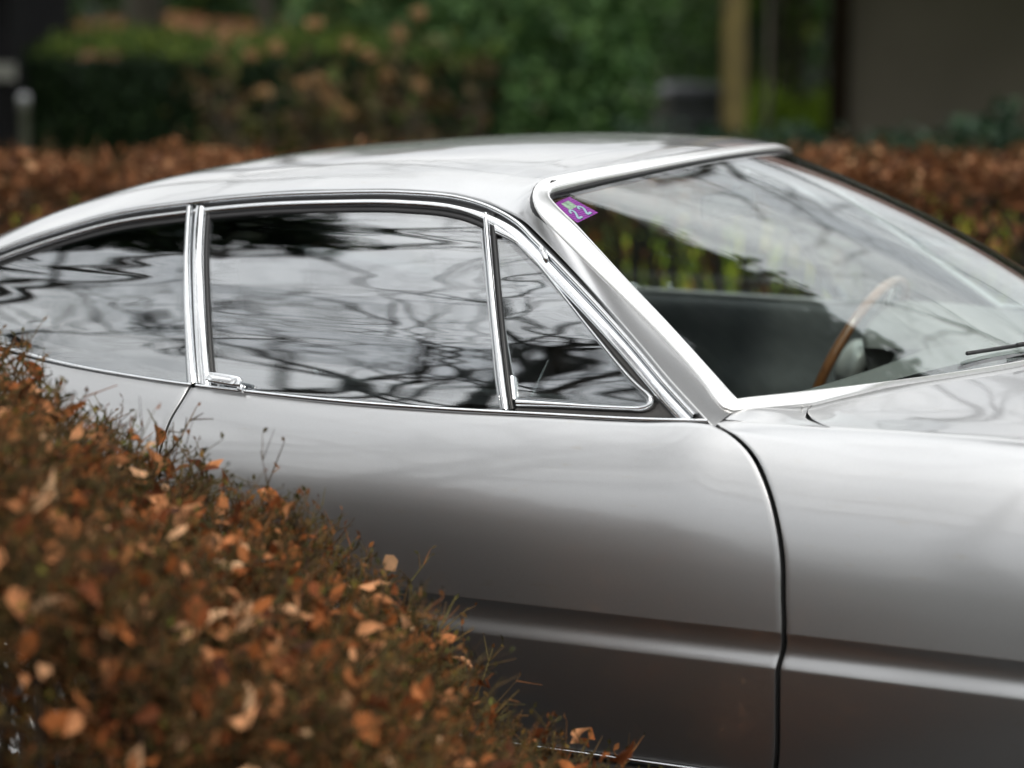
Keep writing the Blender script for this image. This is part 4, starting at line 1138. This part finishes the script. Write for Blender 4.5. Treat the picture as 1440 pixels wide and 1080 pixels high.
o = link('foliage', leaves_mesh('foliage', pos, rng.uniform(.020, .042, len(pos)), rng, curl=1.2, wide=1.0), BEECH_R, rh); tag(o, kind='stuff')
ns = 230; L = rng.uniform(-4.6, 4.6, ns); D = rng.uniform(7.15, 7.8, ns); b0 = at(L, D, 0); m1 = b0 + rng.normal(size=(ns, 3)) * [.05, .05, .02] + [0, 0, .5]
P0 = [b0]; P1 = [m1]; R0 = [np.full(ns, .016)]; R1 = [np.full(ns, .011)]
for k_ in range(4):
    tip = m1 + rng.normal(size=(ns, 3)) * [.13, .13, .04] + [0, 0, .45]; P0.append(m1); P1.append(tip); R0.append(np.full(ns, .009)); R1.append(np.full(ns, .003))
o = link('stems', segs_mesh('stems', np.concatenate(P0), np.concatenate(P1), np.concatenate(R0), np.concatenate(R1), 5), BARKD, rh); tag(o, kind='stuff')
L, D, z = rpts(5000, rng, .82, 1.02); s = shoots(at(L, D, z), np.array([[0, 0, .8]]) + .5 * rng.normal(size=(5000, 3)), rng.uniform(.06, .14, 5000), .002, rng, 3)
o = link('twigs', segs_mesh('twigs', *s[:4], k=3), TWIG, rh); tag(o, kind='stuff')
ps = []; sz = []
for i in range(300):
    left = i < 130; px = rng.uniform(0, 430) if left else rng.uniform(1130, 1440); D_ = 6.97 + abs(rng.normal()) * .04 if rng.uniform() < .75 else rng.uniform(7, 7.9)
    z_ = 1.05 - rng.uniform(0, 1)**1.3 * .25 if D_ < 7.1 else 1.06; ps.append(at((px - 720) / 3400 * D_, D_, z_)); sz.append(rng.uniform(.030, .047))
leaf_parts(ps, sz, rh, LEAFMESH_R)
# low green and yellow growth under and behind that hedge
n = 22000; L = rng.uniform(-5, 5, n); D = rng.uniform(8.1, 9.3, n); z = rng.uniform(0, 1, n)**1.2 * (.70 + .15 * np.sin(L * 3.1) * np.sin(D * 4))
o = link('undergrowth', leaves_mesh('undergrowth', at(L, D, z), rng.uniform(.03, .07, n), rng, SIMPLE_T, SIMPLE_F, wide=1.5), UNDER); tag(o, label='yellow green undergrowth behind the rear beech hedge', kind='stuff')

# ---- clumpy foliage helper
def clumps(n_cl, per, centre_fn, rad, g):
    c = centre_fn(n_cl); r = g.uniform(.6, 1.3, n_cl) * rad
    d = unit(g.normal(size=(n_cl, per, 3))); rr_ = g.uniform(.55, 1, (n_cl, per, 1))
    return (c[:, None] + d * rr_ * r[:, None, None]).reshape(-1, 3)

# ---- dark clipped yew hedge on the left, sunlight painted into its top leaves
yh = empty('yew_hedge', tuple(at(-2, 13.5)), label='dark clipped evergreen hedge with sunlight painted into its light green top, behind the left of the rear beech hedge', cat='hedge')
n = 26000; L = rng.uniform(-3.0, -.05, n); D = 12.6 + np.abs(rng.normal(size=n)) * .12; z = rng.uniform(0, 1.27, n) + .02*np.sin(L*12)
pos = at(L, D + .06 * np.sin(L * 7) * np.sin(z * 8), z)
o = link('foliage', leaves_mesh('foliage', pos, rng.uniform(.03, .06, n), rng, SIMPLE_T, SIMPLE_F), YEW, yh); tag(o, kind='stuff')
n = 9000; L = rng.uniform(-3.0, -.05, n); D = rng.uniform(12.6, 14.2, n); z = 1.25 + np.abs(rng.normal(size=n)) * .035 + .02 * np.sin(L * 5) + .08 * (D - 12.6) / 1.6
o = link('lit_top_leaves', leaves_mesh('lit_top_leaves', at(L, D, z), rng.uniform(.03, .06, n), rng, SIMPLE_T, SIMPLE_F, up=(0, 0, .8)), YEW_LIT, yh); tag(o, kind='stuff')
V, F = box_vf((-1.47, -.7, 0), (1.47, .7, 1.24)); V = at(V[:, 0] - 1.53, V[:, 1] + 13.45, V[:, 2]); link('inner_mass', mesh_np('inner_mass', V, F, False), YEW, yh)

# ---- rhododendron
rb = empty('rhododendron_bush', tuple(at(.1, 14.2)), label='large rounded rhododendron bush beyond the roof, mid green glossy leaves', cat='bush')
blobs = [(-.30, 13.4, .7, .75), (.0, 13.4, 1.0, .80), (.05, 13.9, .75, .60), (-.1, 14.0, 1.7, .9), (.32, 14.2, 1.62, .60), (1.25, 20.0, 1.0, 1.1), (-.75, 14.3, 1.2, .7), (.2, 14.6, 2.3, .8), (-.5, 14.6, 2.2, .7)]
pos = []
for L0, D0, z0, r0 in blobs:
    n = int(3400 * r0 * r0 / .5); d = unit(rng.normal(size=(n, 3))); cl = .10 * np.sin(d[:, 0] * 7 + L0 * 9) * np.sin(d[:, 1] * 8) * np.sin(d[:, 2] * 9)
    q = d * (r0 * (.86 + cl * 1.6 + .12 * rng.uniform(size=n)))[:, None] ; pos.append(at(L0, D0, z0) + q)
pos = np.concatenate(pos); pos = pos[pos[:, 2] > .02]
o = link('foliage', leaves_mesh('foliage', pos, rng.uniform(.05, .10, len(pos)), rng, SIMPLE_T, SIMPLE_F, up=(0, 0, -.2), wide=1.0), RHODO, rb); tag(o, kind='stuff')
P0 = []; P1 = []
for L0, D0, z0, r0 in blobs: P0.append(at(L0 * .3, 14.1, 0)); P1.append(at(L0, D0, z0))
link('stems', segs_mesh('stems', P0, P1, np.full(len(P0), .05), np.full(len(P0), .02), 8), BARK, rb)

# ---- dried hydrangeas in front of the yew hedge
def hydrangea(L0, D0, h, w, heads, label, g):
    t = empty('hydrangea_shrub', tuple(at(L0, D0)), label=label, cat='shrub', group='dried hydrangeas before the evergreen hedge')
    n = 46; P0 = np.repeat(at(L0, D0, 0)[None], n, 0) + g.normal(size=(n, 3)) * [.07, .07, 0]; tips = at(L0 + g.uniform(-w, w, n), D0 + g.uniform(-.4, .4, n), h * g.uniform(.45, .95, n)); mid = (P0 + tips) / 2 + g.normal(size=(n, 3)) * .05 + [0, 0, .08]
    o = link('stems', segs_mesh('stems', np.concatenate([P0, mid]), np.concatenate([mid, tips]), np.full(2*n, .009), np.full(2*n, .005), 5), BARK, t); tag(o, kind='stuff')
    m = 260; b = tips[g.integers(0, n, m)] + g.normal(size=(m, 3)) * [.10, .10, .14]
    o = link('foliage', leaves_mesh('foliage', b, g.uniform(.04, .09, m), g, up=(0, 0, -.3), wide=1.3), HYL, t); tag(o, kind='stuff')
    for (px, py) in heads:
        D_ = D0 - .3; c = at((px - 720) / 3400 * D_, D_, 1.5 - (py - 20) / 3400 * D_); nn = 120
        p = c + unit(g.normal(size=(nn, 3))) * .026 * g.uniform(.7, 1, (nn, 1)) * [1, 1, .8]
        link('flower_head', leaves_mesh('flower_head', p, g.uniform(.014, .024, nn), g, SIMPLE_T, SIMPLE_F, wide=1.8), PETAL, t)
HYL = leaf_mat('hydrangea_dead_leaf', [(0, (.025, .016, .008)), (.5, (.07, .045, .02)), (1, (.06, .08, .02))], .7, .25)
hydrangea(-1.02, 10.6, 1.28, .32, [(320, 57), (357, 78), (391, 68), (310, 82), (372, 130)], 'dried hydrangea shrub with a row of tan heads, nearest the dark evergreen hedge', rng)
hydrangea(-.66, 10.4, 1.18, .28, [(445, 37), (452, 115), (461, 133), (476, 150), (488, 158), (430, 120)], 'dried hydrangea shrub with pinkish heads low down, middle of the three', rng)
hydrangea(-.36, 10.6, 1.28, .26, [(492, 65), (545, 108), (562, 50), (590, 22), (593, 121), (520, 78)], 'dried hydrangea shrub with brown leaves, beside the rhododendron', rng)

# ---- low evergreen strip under the house wall
lh = empty('ivy_hedge', tuple(at(2.2, 10.2)), label='low dark ivy hedge between the russet hedge and the house wall', cat='hedge')
n = 17000; L = rng.uniform(.45, 5.2, n); D = 9.7 + rng.uniform(0, 1, n)**1.5 * .9; zt = .985 + .05 * np.sin(L * 5.3) * np.sin(L * 2.1 + 1) + .03 * np.sin(L * 17); z = zt * (1 - rng.uniform(0, 1, n)**2)
o = link('foliage', leaves_mesh('foliage', at(L, D, z), rng.uniform(.03, .06, n), rng, SIMPLE_T, SIMPLE_F, wide=1.6), LAUR, lh); tag(o, kind='stuff')
n = 260; L = np.r_[rng.normal(2.02, .03, 130), rng.normal(.62 + .0, .02, 30), rng.uniform(.5, 5, 100)]; D = rng.uniform(9.8, 10.2, n); z = np.r_[rng.uniform(.9, 1.14, 130), rng.uniform(.9, 1.05, 30), rng.uniform(.95, 1.06, 100)]
o = link('shoots', leaves_mesh('shoots', at(L, D, z), rng.uniform(.03, .05, n), rng, SIMPLE_T, SIMPLE_F, wide=1.5), LAUR, lh); tag(o, kind='stuff')

# ---- trees
def grow(base, h, r, g, levels=5, lean=(0, 0), first=.3, up=.25, droop=0.0, kids=(3, 5), trunk_seg=9, spread=.9, minr=.004):
    segs = []
    def branch(p, d, length, r0, lev):
        n = max(3, int(trunk_seg if lev == 0 else 5)); pts = [p]; rs = [r0]; dd = d
        for i in range(n):
            dd = unit(dd + g.normal(size=3) * (.07 if lev == 0 else .20) + np.array([0, 0, up * .25 if lev else .05]))
            pts.append(pts[-1] + dd * length / n); rs.append(r0 * (1 - .75 * (i + 1) / n))
        for i in range(n): segs.append((pts[i], pts[i+1], rs[i], rs[i+1], lev))
        if lev >= levels or r0 < minr: return
        k = g.integers(kids[0], kids[1] + 1) + (4 if lev == 0 else 0)
        for j in range(k):
            f = g.uniform(first if lev == 0 else .25, 1.0); idx = min(n - 1, int(f * n)); q = pts[idx] + (pts[idx+1] - pts[idx]) * (f * n - idx)
            a_ = unit(g.normal(size=3)); a_ = unit(a_ - dd * (a_ @ dd)); nd = unit(unit(pts[idx+1] - pts[idx]) * (1.0 - .35 * spread) + a_ * spread + np.array([0, 0, up - droop]))
            branch(q, nd, length * g.uniform(.42, .62) * (1.15 - .45 * f if lev == 0 else 1), max(rs[idx] * g.uniform(.45, .7), .003), lev + 1)
    branch(np.asarray(base, float), unit(np.array([lean[0], lean[1], 1.0])), h, r, 0)
    return segs

def tree(name, base, h, r, label, cat, m, g, group=None, **kw):
    t = empty(name, tuple(base), label=label, cat=cat, group=group); s = grow(base, h, r, g, **kw)
    tr = [q for q in s if q[4] == 0]; cr = [q for q in s if q[4] > 0]
    V, F = tube_path(np.array([tr[0][0]] + [q[1] for q in tr]), np.array([tr[0][2] * 1.25] + [q[3] for q in tr]), 14)
    link('trunk', mesh_np('trunk', V, F), m, t)
    o = link('branches', segs_mesh('branches', [q[0] for q in cr], [q[1] for q in cr], [q[2] for q in cr], [q[3] for q in cr], 4), m, t); tag(o, kind='stuff')
    return t

# trees in view
Dm = 13.0; tree('mossy_tree', at((1021-720)/3400*Dm, Dm), 9, .075, 'slender tree with yellow mossy trunk beside the wheelie bin', 'tree', MOSSB, np.random.default_rng(11), levels=4, first=.45)
Dm = 12.6; tree('sapling', at((1072-720)/3400*Dm, Dm), 5, .017, 'thin brown leaning sapling right of the mossy trunk', 'tree', BARKD, np.random.default_rng(12), levels=3, lean=(-.05, -.02), first=.55)
Dm = 19.0; tree('dark_tree', at((215-720)/3400*Dm, Dm), 13, .16, 'dark trunk behind the evergreen hedge at the left', 'tree', BARKD, np.random.default_rng(13), levels=4, first=.3)
Dm = 18.0; tree('dark_tree', at((385-720)/3400*Dm, Dm), 11, .07, 'thinner dark trunk behind the evergreen hedge, right of the thick one', 'tree', BARKD, np.random.default_rng(14), levels=4, first=.3)
# bare trees round the drive: they are what the glass and paint mirror
ring = [((-4.2, -8.2), 13, .20, 21), ((-8.0, -6.0), 14, .22, 22), ((-1.2, -12.5), 15, .24, 23), ((-9.5, -11.5), 15, .25, 24), ((4.2, -12.5), 14, .22, 25), ((9.5, -7.5), 14, .22, 26), ((-13.5, -3.5), 14, .24, 27),
        ((-6.3, -9.2), 12, .18, 41), ((-3.0, -6.3), 11, .15, 42), ((-10.5, -8.0), 13, .2, 43), ((1.6, -9.6), 12, .18, 44), ((-6.6, -3.6), 12, .17, 45),
        ((9.5, 7.5), 13, .20, 28), ((5.6, 12.5), 14, .22, 29)]
for i, (xy, h, r, sd) in enumerate(ring):
    tree('bare_tree', np.array([*xy, 0.]), h, r, 'tall leafless tree standing round the drive outside the picture', 'tree', BARKD, np.random.default_rng(sd), group='leafless trees round the drive', levels=5, first=.28, spread=1.0, kids=(3, 4), up=.12)
far = [((-8.5, 8.5), 13, .2, 31), ((-5.5, 15.5), 15, .24, 32)]
for xy, h, r, sd in far:
    tree('bare_tree', np.array([*xy, 0.]), h, r, 'tall leafless tree standing round the drive outside the picture', 'tree', BARKD, np.random.default_rng(sd), group='leafless trees round the drive', levels=5, first=.3, kids=(3, 4))

# evergreen boughs hanging high over the car: mirrored dark in the foot of the windscreen
pt = empty('pine_tree', (5.6, 2.6, 0), label='dark evergreen tree right of the car whose boughs reach over it', cat='tree')
g9 = np.random.default_rng(77)
c = clumps(330, 70, lambda k: np.stack([g9.uniform(.1, 5.6, k), g9.uniform(-.2, 2.0, k), g9.uniform(5.9, 7.8, k)], -1), .42, g9)
PINE = leaf_mat('pine_foliage', [(0, (.006, .012, .006)), (.6, (.014, .03, .012)), (1, (.04, .06, .02))], .6, .15)
o = link('foliage', leaves_mesh('foliage', c, g9.uniform(.14, .27, len(c)), g9, SIMPLE_T, SIMPLE_F), PINE, pt); tag(o, kind='stuff')
P0 = [np.array([5.6, 2.6, 0])]; P1 = [np.array([5.5, 2.6, 4.4])]; R0 = [.22]; R1 = [.17]
P0.append(P1[0]); P1.append(np.array([5.4, 2.7, 9.5])); R0.append(.17); R1.append(.05)
for k_ in range(16):
    a0 = np.array([5.5, 2.6, g9.uniform(4.3, 6.5)]); a1 = np.array([g9.uniform(0, 4), g9.uniform(-.5, 1.9), g9.uniform(6, 7.4)]); m_ = (a0 + a1) / 2 + [0, 0, .3]
    P0 += [a0, m_]; P1 += [m_, a1]; R0 += [.06, .035]; R1 += [.035, .012]
link('trunk', segs_mesh('trunk', P0, P1, R0, R1, 8), BARKD, pt)

pt = empty('pine_tree', (-6.4, -1.2, 0), label='dark evergreen tree left of the car with boughs reaching over its tail', cat='tree')
c = clumps(80, 60, lambda k: np.stack([g9.uniform(-6.6, -4.0, k), g9.uniform(-2.5, -1.7, k), g9.uniform(6.2, 7.6, k)], -1), .38, g9)
o = link('foliage', leaves_mesh('foliage', c, g9.uniform(.12, .24, len(c)), g9, SIMPLE_T, SIMPLE_F), PINE, pt); tag(o, kind='stuff')
P0 = [np.array([-6.4, -1.2, 0]), np.array([-6.4, -1.2, 4.5])]; P1 = [np.array([-6.4, -1.2, 4.5]), np.array([-6.3, -1.3, 9])]; R0 = [.22, .17]; R1 = [.17, .05]
for k_ in range(10):
    a0 = np.array([-6.4, -1.2, g9.uniform(4.6, 7)]); a1 = np.array([g9.uniform(-5.2, -4.1), g9.uniform(-2.4, -1.7), g9.uniform(6.3, 7.3)]); P0.append(a0); P1.append(a1); R0.append(.05); R1.append(.012)
link('trunk', segs_mesh('trunk', P0, P1, R0, R1, 8), BARKD, pt)

# unseen wood edge added on the photographer's side to darken what the flank mirrors
g8 = np.random.default_rng(88); n = 15000; a_ = g8.uniform(R(95), R(275), n); rr8 = g8.uniform(19, 22, n); top8 = 2.9 + 1.1 * np.sin(a_ * 9) + .8 * np.sin(a_ * 23)
pos = np.stack([CAM.x + np.sin(a_) * rr8, CAM.y + np.cos(a_) * rr8, top8 * g8.uniform(0, 1, n)**.9], -1)
WOOD_N = leaf_mat('added_wood_edge_leaf', [(0, (.010, .014, .008)), (.6, (.03, .035, .015)), (1, (.07, .05, .02))], .6, .1)
o = link('added_wood_edge', leaves_mesh('added_wood_edge', pos, g8.uniform(.22, .42, n), g8, SIMPLE_T, SIMPLE_F, wide=1.2), WOOD_N); tag(o, label='unseen dark wood edge behind the photographer, added to darken the flank reflections', kind='stuff')

# copper-leaved shrub top middle
cb = empty('copper_beech', tuple(at(-.5, 16.5)), label='copper brown foliage rising behind the rhododendron at the top middle', cat='tree')
n = 5200; c = clumps(60, 80, lambda k: at(rng.uniform(-1.3, .5, k), rng.uniform(15.8, 17, k), rng.uniform(1.0, 3.2, k)), .22, rng)
o = link('foliage', leaves_mesh('foliage', c, rng.uniform(.06, .10, len(c)), rng, SIMPLE_T, SIMPLE_F, wide=1.3), BEECH_R, cb); tag(o, kind='stuff')
link('trunk', segs_mesh('trunk', [at(-.5, 16.5, 0), at(-.5, 16.5, 1.2)], [at(-.5, 16.5, 1.2), at(-.2, 16.4, 2.6)], [.06, .045], [.045, .02], 8), BARKD, cb)

# dark rise behind the woods
xs = np.linspace(-60, 60, 60); LL, DD = np.meshgrid(xs, np.array([31., 33, 36, 45, 80]), indexing='ij'); ZZ = np.array([0, 1.6, 2.3, 2.6, 2.2])[None] * (1 + .12 * np.sin(LL * .4)) + .001
HILL = simple('wooded_rise', (.010, .016, .008), 1, noise_amt=.5, nscale=.8, bump=1, bscale=3)
o = grid('hillside', at(LL, DD, ZZ), HILL); tag(o, kind='structure')
# woods closing the view
wd = []
n = 42000; L = rng.uniform(-26, 26, n); D = 27 + rng.uniform(0, 3.5, n) + 1.2 * np.sin(L * .9); top = 2.9 + .5 * np.sin(L * .7) + .3 * np.sin(L * 2.3 + 1); z = top * rng.uniform(0, 1, n)**.8
gap = (np.abs(L - 3.2) < .7) & (z < .9)
pos = at(L, D, z)[~gap]; cl = .35 * rng.normal(size=pos.shape); pos = pos + cl
WOOD_M = leaf_mat('woodland_leaf', [(0, (.008, .018, .007)), (.6, (.022, .05, .014)), (.9, (.06, .10, .02)), (1, (.12, .15, .03))], .6, .2)
o = link('woodland', leaves_mesh('woodland', pos, rng.uniform(.18, .36, len(pos)), rng, SIMPLE_T, SIMPLE_F, wide=1.2), WOOD_M); tag(o, label='dark green woodland closing the view behind everything', kind='stuff')
# leaf littered bank behind the evergreen hedge
LITTER = leaf_mat('leaf_litter', [(0, (.10, .045, .02)), (.6, (.26, .12, .055)), (1, (.36, .20, .10))], .8, .1)
xs = np.linspace(-9, -.8, 40); ds = np.linspace(20.5, 25.5, 24); LL, DD = np.meshgrid(xs, ds, indexing='ij'); ZZ = 1.35 * np.clip((DD - 20.5) / 4, 0, 1)**.8 * np.clip((-.8 - LL) / 1.2, 0, 1)**.5 + .05 * np.sin(LL * 3 + DD)
bk = simple('bank_soil', (.16, .08, .035), .95, noise_amt=.4, nscale=4, bump=.8, bscale=30)
o = grid('bank', at(LL, DD, ZZ + .004), bk); tag(o, kind='structure')
if normals(at(LL, DD, ZZ))[20, 12, 2] < 0: o.data.flip_normals()
n = 9000; L = rng.uniform(-9, -1.2, n); D = rng.uniform(20.6, 25.4, n); z = 1.35 * np.clip((D - 20.5) / 4, 0, 1)**.8 * np.clip((-.8 - L) / 1.2, 0, 1)**.5 + .05 * np.sin(L * 3 + D) + .02
o = link('leaf_litter', leaves_mesh('leaf_litter', at(L, D, z), rng.uniform(.06, .11, n), rng, SIMPLE_T, SIMPLE_F), LITTER); tag(o, label='fallen brown leaves on the bank behind the evergreen hedge', kind='stuff')
# bright green shrub in the gap left of the house post
gs = empty('leafy_shrub', tuple(at(2.0, 17)), label='bright green leafy shrub between the sapling and the house post', cat='shrub')
c = clumps(46, 60, lambda k: at(rng.uniform(1.5, 2.35, k), rng.uniform(18.7, 20, k), rng.uniform(.3, 3.0, k)), .20, rng)
GRN = leaf_mat('fresh_green_leaf', [(0, (.02, .05, .01)), (.5, (.05, .10, .015)), (1, (.16, .24, .03))], .5, .3)
o = link('foliage', leaves_mesh('foliage', c, rng.uniform(.05, .09, len(c)), rng, SIMPLE_T, SIMPLE_F, wide=1.3), GRN, gs); tag(o, kind='stuff')
link('stems', segs_mesh('stems', [at(1.9, 17.6, 0), at(1.9, 17.6, 0), at(1.9, 17.6, 0)], [at(1.6, 17.4, 1.8), at(2.0, 17.7, 2.6), at(2.2, 17.8, 2.0)], [.03]*3, [.012]*3, 6), BARK, gs)

LIME = leaf_mat('sunlit_ground_leaf', [(0, (.12, .20, .02)), (.6, (.22, .34, .03)), (1, (.34, .44, .05))], .5, .4)  # sunlit grass: the brightness is put into the leaf colour
n = 5200; L = rng.uniform(1.75, 2.42, n); D = rng.uniform(17.2, 18.6, n); z = rng.uniform(0, 1, n)**.7 * (.86 + .10 * np.sin(L * 11)) 
o = link('ground_cover', leaves_mesh('ground_cover', at(L, D, z), rng.uniform(.04, .08, n), rng, SIMPLE_T, SIMPLE_F, up=(0, 0, .6), wide=1.3), LIME); tag(o, label='lime green ground cover coloured as sunlit grass, left of the dark house post', kind='stuff')
# ---- wheelie bin
BINM = simple('bin_plastic', (.035, .038, .046), .5, noise_amt=.1, bump=.1, bscale=80)
BINL = simple('bin_lid_plastic', (.035, .038, .046), .45, noise_amt=.1)
Db = 17.6; bc_ = at((955 - 720) / 3400 * Db, Db); brot = R(28 + 24)
wb_ = empty('wheelie_bin', tuple(bc_), brot, label='dark grey wheelie bin standing left of the mossy trunk', cat='bin')
wb_.scale = (1.14, 1.14, 1.06)
def loft_local(name, rows, m, parent, close=True, smooth=False):
    M_ = parent_world(parent); P = np.array([[tuple(M_ @ Vector(p)) for p in r_] for r_ in rows]); return grid(name, P, m, parent, close=close, smooth=smooth)
def rect(w, d, z, cx=0, cy=0): return [(cx - w, cy - d, z), (cx + w, cy - d, z), (cx + w, cy + d, z), (cx - w, cy + d, z)]
loft_local('body', [rect(.17, .20, .05), rect(.175, .205, .3), rect(.19, .235, .82), rect(.215, .26, .825), rect(.215, .26, .86), rect(.0, .0, .86)], BINM, wb_)
loft_local('lid', [rect(.222, .27, .861), rect(.224, .272, .885), rect(.20, .25, .915), rect(.14, .18, .93), rect(.0, .0, .935)], BINL, wb_)
loft_local('handle', [rect(.16, .012, .88, 0, .295), rect(.16, .018, .89, 0, .295), rect(.16, .012, .905, 0, .295), rect(0, 0, .905, 0, .295)], BINL, wb_)
for s_ in (-1, 1):
    M_ = parent_world(wb_); c = np.array(M_ @ Vector((s_ * .19, .22, .10))); a_ = np.array((M_.to_3x3() @ Vector((1, 0, 0))))
    lathe('wheel', c, a_, [(.001, -.025), (.09, -.025), (.10, -.01), (.10, .01), (.09, .025), (.001, .025)], RUBBER, wb_, 20)

# ---- house: rendered wall under a deep eave, dark timber corner post
REND = simple('mauve_grey_render', (.115, .092, .084), .9, noise_amt=.12, nscale=1.5, bump=.3, bscale=50)
TIMB = simple('dark_stained_timber', (.012, .007, .004), .9, spec=.1, noise_amt=.3, nscale=12, bump=.3, bscale=60)
TILE = simple('roof_tile', (.10, .05, .035), .8, noise_amt=.3, nscale=8)
Dh = 16.0; hs = empty('house', tuple(at(4.6, Dh)), label='house with mauve grey rendered wall and dark timber corner post at the right', cat='house')
def lbox(name, L0, L1, D0, D1, z0, z1, m, parent):
    V, F = box_vf((L0, D0, z0), (L1, D1, z1)); return link(name, mesh_np(name, at(V[:, 0], V[:, 1], V[:, 2]), F, False), m, parent)
lbox('wall', 2.22, 9.0, Dh, Dh + .3, 0, 2.75, REND, hs)
lbox('side_wall', 3.25, 3.50, Dh + .303, Dh + 6, 0, 2.75, REND, hs)
lbox('corner_post', 2.075, 2.20, Dh - .12, Dh + .02, 0, 2.60, TIMB, hs)
lbox('eave_soffit', 1.6, 9.4, Dh - 2.3, Dh + 6.2, 2.76, 2.82, TIMB, hs)
lbox('eave_beam', 1.6, 9.4, Dh - 2.3, Dh - 2.16, 2.55, 2.755, TIMB, hs)
for k_ in range(26):
    lbox('rafter', 1.7 + k_ * .30, 1.76 + k_ * .30, Dh - 2.15, Dh - .02, 2.66, 2.757, TIMB, hs)
V = at(np.array([1.5, 9.5, 9.5, 1.5, 1.5, 9.5]), np.array([Dh - 2.4, Dh - 2.4, Dh + 2.4, Dh + 2.4, Dh + 6.4, Dh + 6.4]), np.array([2.83, 2.83, 4.6, 4.6, 2.83, 2.83]))
link('roof', mesh_np('roof', V, [np.array([[0, 1, 2, 3], [3, 2, 5, 4]])], False), TILE, hs)

# ---- left edge: dark outbuilding with a pale board, and a small garden lamp on a post
OUTB = simple('tarred_boards', (.005, .005, .006), .95, spec=.1, noise_amt=.3, nscale=10)
PALEB = simple('weathered_board', (.09, .09, .085), .8, noise_amt=.2, nscale=12)
ob_ = empty('outbuilding', tuple(at(-3.2, 12.4)), label='dark outbuilding with a pale horizontal board at the left edge', cat='shed')
lbox('wall', -4.4, -2.52, 12.3, 14.0, 0, 1.9, OUTB, ob_)
lbox('pale_board', -4.4, -2.50, 12.26, 12.297, 1.16, 1.245, PALEB, ob_)
for k_, L0 in enumerate(np.linspace(-4.3, -2.6, 8)): lbox('batten', L0, L0 + .03, 12.275, 12.297, 0, 1.15, OUTB, ob_)
lbox('roof', -4.6, -2.42, 12.0, 14.2, 1.91, 1.98, TILE, ob_)
Dl = 11.4; gl_ = empty('garden_lamp', tuple(at((38-720)/3400*Dl, Dl)), label='small garden lamp with white globe on a grey post at the left edge', cat='lamp')
pc = at((38-720)/3400*Dl, Dl)
GLOBE = simple('opal_globe', (.20, .205, .22), .5, noise_amt=.02); POSTM = simple('grey_post', (.06, .057, .054), .7, noise_amt=.1)
lathe('post', pc, np.array([0, 0, 1.]), [(.04, .004), (.04, .02), (.022, .03), (.022, 1.05), (.028, 1.055), (.028, 1.07), (.001, 1.07)], POSTM, gl_, 20)
lathe('globe', pc, np.array([0, 0, 1.]), [(.028 * math.sin(a_), 1.097 - .028 * math.cos(a_)) for a_ in np.linspace(0.02, math.pi - .02, 14)], GLOBE, gl_, 20)
